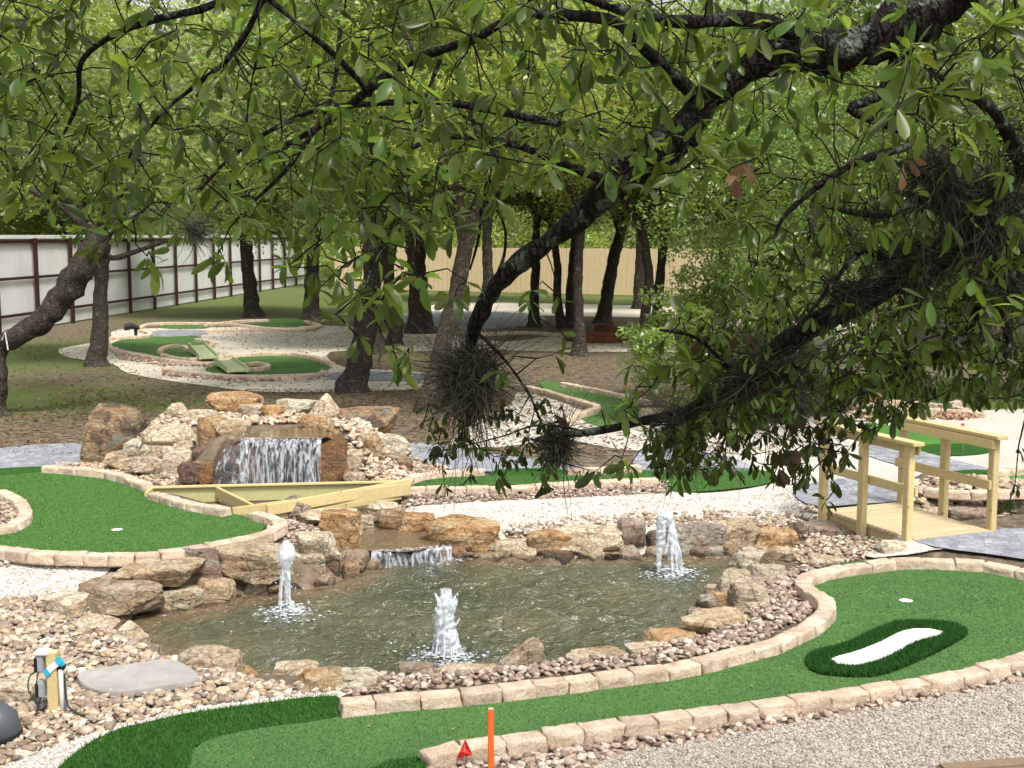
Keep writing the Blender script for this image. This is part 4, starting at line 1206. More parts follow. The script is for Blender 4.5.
def water_sheet(name, world, z, step, mat, amp, label_kind='structure', rings=True):
    w_ = [tuple(p) for p in resample(list(world) + [world[0]], step * 1.5)[:-1]]
    A = np.array(w_); lo, hi = A.min(0), A.max(0)
    X, Y = np.meshgrid(np.arange(lo[0], hi[0], step), np.arange(lo[1], hi[1], step)); X = X.ravel(); Y = Y.ravel()
    k = sdf(X, Y, w_) < -step * .6
    pts = [Vector(p) for p in w_] + [Vector(p) for p in zip(X[k], Y[k])]
    r = geometry.delaunay_2d_cdt(pts, [], [list(range(len(w_)))], 1, 1e-5)
    v = np.array([tuple(p) for p in r[0]])
    zz = np.zeros(len(v))
    rr = np.random.default_rng(5)
    for _ in range(26):
        lam = rr.uniform(.09, .34); a_ = rr.normal(math.pi / 2, .75); ph = rr.uniform(0, 6.3)
        kx, ky = math.cos(a_) * 2 * math.pi / lam, math.sin(a_) * 2 * math.pi / lam
        wob = .35 * np.sin(v[:, 0] * rr.uniform(1, 3) + ph) + .35 * np.sin(v[:, 1] * rr.uniform(1, 3) + ph * 2)
        zz += amp * lam * np.sin(v[:, 0] * kx + v[:, 1] * ky + ph + wob * 2) * (0.6 + .4 * np.sin(v[:, 0] * 1.3 + ph))
    if rings:
        for c in JETS + [CASC]:
            d = np.hypot(v[:, 0] - c.x, v[:, 1] - c.y)
            zz += .010 * np.exp(-d / .5) * np.sin(d * 2 * math.pi / .11)
    me = mesh_np(name, np.c_[v, zz + z], np.array([list(f) for f in r[2]]), mat)
    if me.polygons[0].normal.z < 0: me.flip_normals()
    sh = sst(-.45, -.02, sdf(v[:, 0], v[:, 1], POND)) * .8 if rings else np.ones(len(v))
    a_ = me.attributes.new('shallow', 'FLOAT', 'POINT'); a_.data.foreach_set('value', sh.astype(np.float32))
    return link(name, me)


big = np.array(POND); cen = big.mean(0); q = cen + (big - cen) * 1.05
tag(water_sheet('pond_water', [tuple(p) for p in q], WZ, .032, M['water'], .021), kind='structure')
tag(water_sheet('stream_water', smooth(PP([(352, 547), (366, 530), (368, 518), (340, 508), (250, 505), (240, 492), (330, 487), (390, 500), (404, 522), (432, 530), (440, 545), (425, 549), (395, 552)], -.07), True, 3), -.07, .05, M['water'], .004, rings=False), kind='structure')


def lump(c, r, sub=2, ns=.35, seed=0, sq=(1, 1, 1)):
    V, Fc = (ICO2 if sub == 2 else ICO1)
    f = np.array([1 + ns * noise.noise(Vector(v) * 1.7 + Vector((seed * 3.7, 0, 0))) for v in V])
    return V * f[:, None] * np.array(sq) * r + np.array(c), Fc


def foam_disc(c, rad, root, base, seed):
    V = []; n_, m_ = 28, 7
    for j in range(m_ + 1):
        for i in range(n_):
            a_ = i * 2 * math.pi / n_; r1 = rad * j / m_ * (1 + .35 * noise.noise(Vector((math.cos(a_) * 1.6, math.sin(a_) * 1.6, seed * 3.3))))
            V.append((c.x - base.x + math.cos(a_) * r1 * 1.3, c.y - base.y + math.sin(a_) * r1, c.z - base.z + .020 - .012 * j / m_ + .006 * noise.noise(Vector((math.cos(a_) * r1 * 30, math.sin(a_) * r1 * 30, 0)))))
    fs = [(j * n_ + i, j * n_ + (i + 1) % n_, (j + 1) * n_ + (i + 1) % n_, (j + 1) * n_ + i) for j in range(m_) for i in range(n_)]
    link('foam', mesh_np('foam', V, fs, M['splash']), root)['kind'] = 'stuff'


def splash(c, rad, n, seed, root, base, hi=.05):
    r_ = np.random.default_rng(seed); parts = []
    for i in range(n):
        a_ = r_.uniform(0, 6.28); d = rad * abs(r_.normal(0, .55)); s = r_.uniform(.004, .015) * (1.3 if d < rad * .5 else .7)
        parts.append(lump((c.x + math.cos(a_) * d * 1.15 - base.x, c.y + math.sin(a_) * d - base.y, c.z - base.z + .004 + abs(r_.normal(0, hi)) * math.exp(-d * 4)), s, 1, .8, i, (1.9, 1.3, .35)))
    link('splash', mesh_np('splash', *join_np(parts), M['drop']), root)['kind'] = 'stuff'
    foam_disc(c, rad * 1.1, root, base, seed)


def rag(pts, rad, n, rough, seed):
    return tube_np(resample(pts, .012), np.interp(np.linspace(0, 1, len(resample(pts, .012))), np.linspace(0, 1, len(rad)), rad), n, rough, 26, seed)


def jet(c, kind, label):
    root = empty('water_jet', c); tag(root, label, 'water jet', 'fountain jets in the pond')
    m = MB(); m.tube([(0, 0, -.12), (0, 0, .03)], .014, 10); m.build('nozzle', M['black'], root)
    parts = []; r_ = np.random.default_rng(len(label))
    if kind == 1:
        parts.append(rag([(0, 0, .02), (.0, 0, .2), (-.005, 0, .42)], [.018, .02, .03], 10, .5, 1))
        parts.append(rag([(-.01, .0, .40), (-.004, 0, .48), (0, 0, .56), (.0, 0, .62), (0, 0, .665)], [.03, .060, .078, .066, .02], 18, .14, 2))
        for k_, (dx, dy) in enumerate(((-.085, 0), (-.06, -.04), (-.03, .03), (.03, -.03))):
            parts.append(rag([(dx * .3, dy * .3, .45), (dx * .75, dy * .75, .25), (dx, dy, .0)], [.020, .009, .006], 7, .7, 5 + k_))
    elif kind == 2:
        parts.append(rag([(.01, 0, 0), (0, 0, .3), (.0, 0, .5)], [.05, .045, .02], 12, .6, 33))
        parts.append(rag([(.02, 0, .0), (-.005, 0, .2), (-.01, 0, .38), (.0, 0, .47), (.01, 0, .555)], [.095, .082, .080, .066, .034], 20, .42, 3))
        for k_ in range(15):
            a_ = r_.uniform(0, 6.28); z0 = r_.uniform(.1, .48); rr_ = .075 * (1.15 - z0)
            x_, y_ = math.cos(a_), math.sin(a_)
            parts.append(rag([(x_ * rr_ * .6, y_ * rr_ * .6, z0), (x_ * rr_ * 1.3, y_ * rr_ * 1.3, z0 + .045), (x_ * rr_ * 1.6, y_ * rr_ * 1.6, z0 + .085)], [.022, .013, .003], 6, .7, 7 + k_))
        for k_ in range(9):
            a_ = r_.uniform(0, 6.28); x_, y_ = math.cos(a_), math.sin(a_)
            parts.append(rag([(x_ * .05, y_ * .05, .3), (x_ * .09, y_ * .09, .15), (x_ * .115, y_ * .115, 0)], [.014, .010, .006], 7, .8, 27 + k_))
    else:
        parts.append(rag([(-.045, 0, .03), (-.04, 0, .22), (-.02, 0, .42), (.005, 0, .58)], [.015, .032, .048, .04], 12, .6, 4))
        parts.append(rag([(-.03, 0, .44), (.0, 0, .60), (.045, 0, .58), (.07, .0, .45), (.08, 0, .35)], [.04, .055, .055, .04, .016], 14, .6, 5))
        for k_, (x_, y_, z_) in enumerate(((.14, -.02, 0), (.17, .03, 0), (.06, .05, .14), (.09, -.06, 0), (.19, -.01, .05), (.02, -.05, .22))):
            parts.append(rag([(.03, 0, .57), (.06 + x_ * .2, y_ * .5, .46), (x_ * .85, y_, .22), (x_, y_, z_)], [.03, .022, .014, .008], 7, .7, 10 + k_))
    for k_ in range(26):
        a_ = r_.uniform(0, 6.28); rr_ = abs(r_.normal(0, .11)) + .03
        parts.append(lump((math.cos(a_) * rr_, math.sin(a_) * rr_, r_.uniform(.02, .5)), r_.uniform(.003, .009), 1, .3, k_))
    tris = []
    for V, Fc in parts:
        if Fc.shape[1] == 4: Fc = np.concatenate([Fc[:, :3], Fc[:, [0, 2, 3]]])
        tris.append((V, Fc))
    link('water_column', mesh_np('water_column', *join_np(tris), M['jet']), root)
    cc = c + (Vector((.10, 0, 0)) if kind == 3 else Vector((0, 0, 0)))
    splash(cc, .25, 330, kind, root, c)


jet(JETS[0], 1, 'slim water jet with bulb-shaped top near the left bank boulders')
jet(JETS[1], 2, 'full ragged white water jet in the centre of the pond')
jet(JETS[2], 3, 'water jet arching over to the right by the back bank')

# waterfall: pool, curtain and foam
wr = empty('waterfall', D(268, 483, 15.2)); tag(wr, 'small waterfall pouring over the stone lip into the stream', 'waterfall'); wb = wr.location.copy()
LZ = D(270, 437, 15.25).z
lx0, lx1 = D(243, 437, 15.25).x, D(323, 437, 15.25).x
q = [(lx0 - .12, 15.24), (lx0 + .3, 15.17), (lx1 - .5, 15.15), (lx1, 15.19), (lx1 + .02, 15.6), (lx1 - .25, 16.15), (lx0 + .75, 16.35), (lx0 + .45, 16.0), (lx0 + .1, 15.6)]
A = np.array(smooth(q, True, 3))
m = MB(); m.add([(x - wb.x, y - wb.y, LZ - wb.z) for x, y in A], [tuple(range(len(A)))])
pm = m.build('pool', M['water'], wr)
a_ = pm.data.attributes.new('shallow', 'FLOAT', 'POINT'); a_.data.foreach_set('value', np.ones(len(pm.data.vertices), np.float32))
nu, nv = 70, 26; V = []
for j in range(nv):
    t_ = j / (nv - 1)
    for i in range(nu):
        s_ = i / (nu - 1)
        x = lx0 + (lx1 - lx0) * s_
        yy = 15.22 - .035 - .20 * math.sqrt(t_) + .012 * noise.noise(Vector((x * 16, 0, t_ * 1.5))) * (1 + 2 * t_)
        zz = LZ + .005 - (LZ - .03) * t_ ** 1.25 - .02 * abs(noise.noise(Vector((x * 5, 3, 0))))
        V.append((x - wb.x, yy - wb.y, zz - wb.z))
V = np.array(V); i = (np.arange(nv - 1)[:, None] * nu + np.arange(nu - 1)[None]).ravel()
link('curtain', mesh_np('curtain', V, np.stack([i, i + nu, i + nu + 1, i + 1], 1), M['fall']), wr)
# broken veil over the dark left rock
nu, nv = 46, 24; V = []
for j in range(nv):
    t_ = j / (nv - 1)
    for i in range(nu):
        s_ = i / (nu - 1)
        x = lx0 - .34 * (.35 + .65 * t_ ** .5) + (.34 * (.35 + .65 * t_ ** .5) + .1) * s_
        yy = 15.06 - .17 * t_ - .05 * math.sin(s_ * 3.1) + .03 * noise.noise(Vector((x * 9, 0, t_ * 5)))
        V.append((x - wb.x, yy - wb.y, LZ - .02 - .05 * (1 - s_) - (LZ - .08) * t_ - wb.z))
V = np.array(V); i = (np.arange(nv - 1)[:, None] * nu + np.arange(nu - 1)[None]).ravel()
link('veil', mesh_np('veil', V, np.stack([i, i + nu, i + nu + 1, i + 1], 1), M['veil']), wr)
splash(Vector((lx1 - .65, 14.95, .0)), .35, 60, 9, wr, wb, .03)
cr = empty('cascade', CASC); tag(cr, 'low foaming cascade where the stream drops into the pond', 'waterfall')
nu, nv = 60, 12; V = []
ca_, cb_ = P(372, 551, -.07), P(452, 545, -.07)
for j in range(nv):
    t_ = j / (nv - 1)
    for i in range(nu):
        s_ = i / (nu - 1); p = ca_.lerp(cb_, s_)
        o_ = .05 * noise.noise(Vector((s_ * 6, 1, 0)))
        V.append((p.x - CASC.x, p.y - .02 - .10 * math.sqrt(t_) + o_ - CASC.y, -.06 - (.17) * t_ ** 1.4 - WZ + .01 * noise.noise(Vector((s_ * 30, 0, t_ * 2)))))
i = (np.arange(nv - 1)[:, None] * nu + np.arange(nu - 1)[None]).ravel()
link('curtain', mesh_np('curtain', np.array(V), np.stack([i, i + nu, i + nu + 1, i + 1], 1), M['fall']), cr)
splash(P(432, 555, WZ), .30, 260, 4, cr, CASC, .02)
splash(P(452, 556, WZ), .22, 120, 14, cr, CASC, .02)
splash(P(385, 560, WZ), .2, 40, 24, cr, CASC, .02)

# stepping ledges under the stream
for k_, (bx, mt, lb) in enumerate([((376, 530, 420, 542), 'rock_wet_orange', 'flat wet brown ledge in the shallow stream'), ((396, 540, 446, 549), 'rock_wet_orange', 'wet ledge forming the lip of the cascade'), ((364, 545, 402, 556), 'rock_wet', 'dark wet ledge at left end of the cascade lip')]):
    boulder(bx, -.16, mt, lb, dr=.7, group='wet ledges of the cascade', sub=3)

# ------------------------------------------------------------------ timber frame in front of the waterfall
tf = empty('timber_trough', P(300, 492, .12)); tb = tf.location.copy()
tag(tf, 'long narrow trough of yellowish timber boards crossing the stream below the waterfall', 'timber trough')


def brd(name, a_, b_, w_, h_, mat='timber', parent=tf, base=tb):
    m = MB(); m.beam(Vector(a_) - base, Vector(b_) - base, w_, h_, bev=.005); return m.build(name, M[mat], parent)


zt = .20
a1, a2 = P(150, 487, zt), P(402, 481, zt)
b1, b2 = P(232, 508, zt), P(410, 483, zt)
c1_, c2_ = P(213, 484, zt), P(252, 503, zt)
dn = Vector((0, 0, -.075))
brd('back_board', a1 + dn * 1.3, a2 + dn * 1.3, .04, .19, 'timber_g')
brd('top_board', a1 + Vector((0, -.01, -.004)), a2 + Vector((0, -.01, -.004)), .09, .02)
brd('front_board', b1 + dn * .9, b2 + dn * .9, .045, .14)
brd('inner_board', b1 + Vector((.35, .10, -.05)), b2 + Vector((-.02, .09, -.03)), .045, .12)
brd('cross_board', c1_ + dn, c2_ + dn, .04, .13)
brd('end_board', P(146, 492, zt) + dn, P(152, 487.3, zt) + dn, .04, .15)
m = MB(); m.beam(b1 + Vector((.1, -.06, -.15)) - tb, b2 + Vector((-.1, -.06, -.15)) - tb, .03, .06); m.build('ledger', M['timber'], tf)

# ------------------------------------------------------------------ bridge
zd = .13
A_, B_, C_, D_ = P(820, 508, zd), P(913, 538, zd), P(899, 503, zd), P(992, 531, zd)
ax_ = ((B_ - A_) + (D_ - C_)); ax_.z = 0; Lb = ax_.length / 2; ax_.normalize()
pr_ = Vector((-ax_.y, ax_.x, 0))
if pr_.dot(C_ - A_) < 0: pr_ = -pr_
cc_ = (A_ + B_ + C_ + D_) / 4; Wb = (abs((C_ - A_).dot(pr_)) + abs((D_ - B_).dot(pr_))) / 2
print('bridge', Lb, Wb)
br = empty('wooden_bridge', (cc_.x, cc_.y, 0)); tag(br, 'small yellow pine footbridge with post and rail sides over the gully', 'footbridge')
bo = br.location.copy(); UP = Vector((0, 0, 1))


def bp(u, v_, z): return cc_.xy.to_3d() - bo + ax_ * u + pr_ * v_ + UP * z


nb = 22
for k_ in range(nb):
    u = -Lb / 2 + (k_ + .5) * Lb / nb
    m = MB(); m.box(bp(u, 0, zd - .02), (Lb / nb - .012, Wb + .02, .038), (ax_, pr_, UP), .004)
    m.build('deck_board', M['deck'], br)
for s_, hp in ((-1, .97), (1, .97)):
    m = MB(); m.box(bp(0, s_ * (Wb / 2 - .03), zd - .12), (Lb + .02, .045, .155), (ax_, pr_, UP), .005); m.build('side_beam', M['timber'], br)
    for k_, u in enumerate((-Lb / 2 + .05, 0 - .02, Lb / 2 - .05)):
        m = MB(); z0, z1 = -.14, zd + hp - .04
        m.box(bp(u, s_ * (Wb / 2 + .055), (z0 + z1) / 2), (.078, .078, z1 - z0), (ax_, pr_, UP), .006); m.build('post', M['timber'], br)
    m = MB(); m.box(bp(0, s_ * (Wb / 2 + .045), zd + hp - .02), (Lb + .14, .14, .036), (ax_, pr_, UP), .005); m.build('cap_rail', M['timber'], br)
    m = MB(); m.box(bp(0, s_ * (Wb / 2 - .012), zd + hp - .09), (Lb + .02, .038, .095), (ax_, pr_, UP), .005); m.build('top_rail', M['timber'], br)
    m = MB(); m.box(bp(0, s_ * (Wb / 2 - .012), zd + .46), (Lb - .02, .038, .095), (ax_, pr_, UP), .005); m.build('middle_rail', M['timber'], br)

# ------------------------------------------------------------------ small things
p0 = P(55, 714, .0)
po = empty('outlet_post', p0); po.scale = (.74, .74, .86); tag(po, 'short yellow timber post carrying weatherproof outlet boxes on the cobbled bank', 'outlet post')
m = MB(); m.box((0, 0, .23), (.09, .09, .52), None, .006); m.build('post', M['timber'], po)
for z_, nm in ((.40, 1), (.20, 2)):
    m = MB(); m.box((-.105, .0, z_), (.07, .085, .13), None, .01); bx_ = m.build('outlet_box', M['grey'], po)
    m = MB(); m.box((-.135, -.02, z_ - .005), (.03, .06, .115), None, .006); m.build('cover', M['black'], bx_)
m = MB(); m.box((-.08, .0, .485), (.13, .11, .04), None, .012); m.build('rain_hood', M['white'], po)
m = MB(); m.tube([(.075, -.02, -.02), (.075, -.02, .36)], .021, 12); m.build('conduit', M['white'], po, True)
m = MB(); m.tube([(.11, -.02, -.02), (.108, -.02, .15), (.105, -.02, .33)], .013, 10); m.build('conduit', M['grey'], po, True)
m = MB(); m.box((.075, -.01, .375), (.075, .06, .05), None, .01); m.build('junction', M['black'], po)
m = MB()
ax3 = (Vector((.80, 0, .60)), Vector((0, 1, 0)), Vector((-.60, 0, .80)))
m.box((.025, -.052, .39), (.15, .012, .055), ax3, .004); m.build('tape_roll', M['white'], po)
m = MB(); m.box((-.035, -.053, .342), (.05, .016, .060), ax3, .004); m.box((.075, -.053, .43), (.055, .016, .062), ax3, .004); m.box((.09, -.03, .41), (.03, .05, .05), ax3, .004); m.build('tape_band', M['blue'], po)


def curve_tube(name, pts, r, mat, parent=None, n=8):
    q_ = smooth(pts, False, 10)
    m_ = MB(); m_.tube(q_, r, n); return m_.build(name, mat, parent, True)


curve_tube('cable', [(.11, -.03, .33), (.12, -.05, .18), (.15, -.08, .09), (.24, -.13, .05), (.33, -.20, .055)], .010, M['cable'], po)
curve_tube('cable', [(-.12, -.02, .35), (-.19, -.03, .31), (-.21, -.04, .22), (-.17, -.05, .14), (-.13, -.05, .09), (-.10, -.05, .07)], .006, M['cable'], po)
curve_tube('cable', [(-.12, -.02, .34), (-.135, -.05, .24), (-.14, -.05, .13), (-.10, -.06, .07)], .006, M['cable'], po)
curve_tube('cable', [(-.10, -.02, .16), (-.12, -.07, .09), (-.09, -.08, .06), (-.05, -.07, .09), (-.08, -.04, .12)], .011, M['black'], po)

sp = P(-6, 738, .02)
so_ = empty('rock_speaker', sp); tag(so_, 'dark grey domed lamp housing cut by the left frame edge', 'garden lamp')
V, Fc = ICO2; V = V.copy(); V[:, 2] = np.maximum(V[:, 2], -.25)
link('housing', mesh_np('housing', V * np.array([.17, .15, .19]) + np.array([0, 0, .05]), Fc, M['grey_dark'] if 'grey_dark' in M else flat('dark_grey_resin', (.07, .08, .09), .45)), so_)
m = MB(); m.tube([(0, 0, -.02), (0, 0, .03)], .17, 20); m.build('base', M['black'], so_)
so_.name = 'garden_lamp'

st = P(491, 782, 0)
so2 = empty('marker_stake', st); tag(so2, 'orange-painted wooden stake standing in front of the near kerb', 'stake')
m = MB(); m.box((0, 0, .20), (.034, .034, .46), None, .004); m.build('stake', M['orange'], so2)
m = MB(); m.box((0, 0, .433), (.030, .030, .008), None, .002); m.build('cut_top', flat('pink_cut_wood', (.62, .38, .27), .8), so2)
fp = P(464, 768, 0)
fl_ = empty('marker_flag', fp); tag(fl_, 'small red triangular marker flag on wire beside the near kerb end', 'flag')
m = MB(); m.tube([(0, 0, 0), (.004, 0, .17)], .0022, 6); m.build('wire', M['grey'], fl_)
m = MB(); m.add([(-.045, 0, .055), (.05, .01, .075), (.008, -.004, .175), (-.02, -.02, .11), (.02, .018, .11),
                 (-.045, .004, .055), (.05, .014, .075), (.008, 0, .175), (-.02, -.016, .11), (.02, .022, .11)],
                [(0, 3, 2), (0, 1, 3), (3, 1, 4), (3, 4, 2), (4, 1, 2), (7, 8, 5), (8, 6, 5), (9, 6, 8), (7, 9, 8), (7, 6, 9)])
m.build('pennant', M['red'], fl_)
m = MB(); m.beam(P(940, 776, .05), P(1100, 764, .05), .12, .11, bev=.015)
tag(m.build('edging_timber', M['old_wood'], None), 'weathered timber edging at the bottom right corner of the gravel', 'timber')
# survey flag beyond bridge, and far spotlight
q_ = P(963, 452, 0); f2 = empty('marker_flag', q_); tag(f2, 'tiny faded red flag on wire in gravel beyond the bridge', 'flag')
m = MB(); m.tube([(0, 0, 0), (0, 0, .42)], .004, 5); m.build('wire', M['grey'], f2)
m = MB(); m.box((-.02, 0, .40), (.05, .004, .035)); m.build('pennant', M['red'], f2)
q_ = P(136, 337, 0); s3 = empty('spotlight', q_); tag(s3, 'black spotlight on short post beside the small left green', 'spotlight')
m = MB(); m.tube([(0, 0, 0), (0, 0, .26)], .05, 10); m.build('post', M['black'], s3)
m = MB(); m.tube([(.12, 0, .27), (-.1, -.05, .34), (-.32, -.1, .30)], [.05, .10, .11], 12); m.build('lamp_head', M['black'], s3)
# pale ramps of the obstacle holes
for pa, pb, w_, lb in (((197, 346), (209, 358), .42, 'pale green trough ramp between the two small left greens, upper one'), ((224, 361), (238, 371), .42, 'pale green trough ramp running onto the oval green, lower one')):
    a_, b_ = P(*pa, .16), P(*pb, .10)
    rr_ = empty('putting_ramp', a_); tag(rr_, lb, 'ramp')
    m = MB(); m.beam(Vector((0, 0, 0)), b_ - a_, w_, .05); m.build('floor_plank', M['board_green'], rr_)
    s_ = (b_ - a_).normalized().cross(UP)
    for k_ in (-1, 1):
        m = MB(); m.beam(s_ * k_ * w_ / 2 + UP * .03, b_ - a_ + s_ * k_ * w_ / 2 + UP * .03, .05, .13); m.build('side_board', M['board_green'], rr_)
# timber box at the red rocks
a_ = P(602, 343, 0); tbx = empty('timber_box', a_); tag(tbx, 'low red-brown timber planter box in front of the red rocks', 'planter')
m = MB(); m.box((0, 0, .14), (1.25, .45, .28), None, .02); m.box((0, 0, .29), (1.15, .38, .03)); m.build('box', M['rock_red'], tbx)

# ------------------------------------------------------------------ fences
fa, fb = P(0, 335, 0), P(293, 286, 0)
dir_ = (fb - fa).normalized(); fa2 = fa - dir_ * 14; Lf = (fb - fa2).length + 3
nrm = Vector((dir_.y, -dir_.x, 0))   # towards the course
ff = empty('sheet_metal_fence', fa2); tag(ff, 'tall white corrugated metal fence on dark red steel frame along the left', 'fence')
step_ = .10; n = int(Lf / step_)
V = []; H = 3.0
for i in range(n + 1):
    p = dir_ * (i * step_) - nrm * (.03 if i % 2 else .0)
    V.append((p.x, p.y, .05)); V.append((p.x, p.y, H))
i = np.arange(n) * 2
link('corrugated_sheet', mesh_np('corrugated_sheet', V, np.stack([i, i + 2, i + 3, i + 1], 1), M['sheet'], False), ff)
for z_ in (.55, 1.72, 2.88):
    m = MB(); m.beam(nrm * .05 + UP * z_, dir_ * Lf + nrm * .05 + UP * z_, .04, .09); m.build('rail', M['redsteel'], ff)
np_ = int(Lf / 2.75)
for i in range(np_ + 1):
    m = MB(); m.box(dir_ * (i * 2.75) + nrm * .11 + UP * 1.5, (.13, .10, 3.0), (dir_, nrm, UP)); m.build('post', M['redsteel'], ff)
m = MB(); m.beam(nrm * .02 + UP * (H + .04), dir_ * Lf + nrm * .02 + UP * (H + .04), .16, .12); m.build('cap', M['sheet'], ff)

ta, tb_ = P(335, 289, 0), P(930, 303, 0)
wf = empty('board_fence', ta); tag(wf, 'tan vertical-board timber fence closing the far end of the course', 'fence')
dr_ = (tb_ - ta).normalized(); L2 = (tb_ - ta).length; nr2 = Vector((dr_.y, -dr_.x, 0))
V, Fq = [], []
n = int(L2 / .15)
for i in range(n):
    a_ = dr_ * (i * .15 + .004); b_ = dr_ * (i * .15 + .146); h_ = 2.42 + random.uniform(-.02, .02); o_ = nr2 * (.018 if i % 2 else 0)
    k0 = len(V)
    for q_, z_ in ((a_, .03), (b_, .03), (b_, h_), (a_, h_)): V.append(tuple(q_ + o_ + UP * z_))
    Fq.append((k0, k0 + 1, k0 + 2, k0 + 3))
link('board_panel', mesh_np('board_panel', V, Fq, M['fence_wood'], False), wf)
for z_ in (.4, 1.3, 2.2):
    m = MB(); m.beam(-nr2 * .05 + UP * z_, dr_ * L2 - nr2 * .05 + UP * z_, .04, .09); m.build('rail', M['fence_wood'], wf)

# ------------------------------------------------------------------ foliage helpers
LEAFV = None


def leaf_quads(cent, size, r_, flat_=.5, aspect=.42):
    """rhombic leaves: returns V (n*4,3)"""
    n_ = len(cent)
    nrm_ = r_.normal(0, 1, (n_, 3)); nrm_[:, 2] = np.abs(nrm_[:, 2]) + flat_
    nrm_ /= np.linalg.norm(nrm_, axis=1)[:, None]
    u = r_.normal(0, 1, (n_, 3)); u[:, 2] -= .3
    u -= nrm_ * (u * nrm_).sum(1)[:, None]; u /= np.linalg.norm(u, axis=1)[:, None]
    v_ = np.cross(nrm_, u)
    s = (size * r_.uniform(.6, 1.3, n_))[:, None]
    return np.stack([cent - u * s * .5, cent + v_ * s * aspect * .5 + u * s * .06, cent + u * s * .5, cent - v_ * s * aspect * .5 + u * s * .06], 1).reshape(-1, 3)


def crown_mesh(name, seed, rx, ry, rz, nclump, per, size, mat, base=(1, 1, 1), droop=0., aspect=.5):
    r_ = np.random.default_rng(seed)
    cs = []
    while len(cs) < nclump:
        p = r_.uniform(-1, 1, 3)
        d = np.linalg.norm(p)
        if d > 1 or d < .25: continue
        cs.append(p * (1 + r_.normal(0, .08)))
    cs = np.array(cs) * np.array([rx, ry, rz])
    C_all, T_all = [], []
    for c in cs:
        k_ = int(per * r_.uniform(.5, 1.5))
        rad = r_.uniform(.14, .30) * rx
        g_ = r_.normal(0, 1, (k_, 3)); g_ /= np.linalg.norm(g_, axis=1)[:, None]
        g_ *= (r_.uniform(0, 1, (k_, 1)) ** .45) * rad * np.array([1.15, 1.15, .62])
        g_[:, 2] -= droop * np.abs(r_.normal(0, .3, k_))
        C_all.append(c + g_)
        T_all.append(np.array(base) * r_.uniform(.75, 1.2) * r_.uniform(.7, 1.3, (k_, 1)) * np.array([1, 1, 1]) * (1 + r_.normal(0, .06, (k_, 3))))
    cent = np.concatenate(C_all); T = np.concatenate(T_all)
    V = leaf_quads(cent, size, r_, .45, aspect)
    return mesh_np(name, V, np.arange(len(V)).reshape(-1, 4), mat, True, np.repeat(T, 4, 0))


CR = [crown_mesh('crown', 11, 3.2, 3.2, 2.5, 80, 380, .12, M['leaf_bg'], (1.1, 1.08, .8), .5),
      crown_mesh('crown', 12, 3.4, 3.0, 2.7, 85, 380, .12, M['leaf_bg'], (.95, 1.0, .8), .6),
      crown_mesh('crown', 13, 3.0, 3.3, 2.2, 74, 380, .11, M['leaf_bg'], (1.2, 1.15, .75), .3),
      crown_mesh('crown', 14, 3.3, 3.3, 3.0, 90, 380, .13, M['leaf_bg'], (.8, .92, .8), .6)]

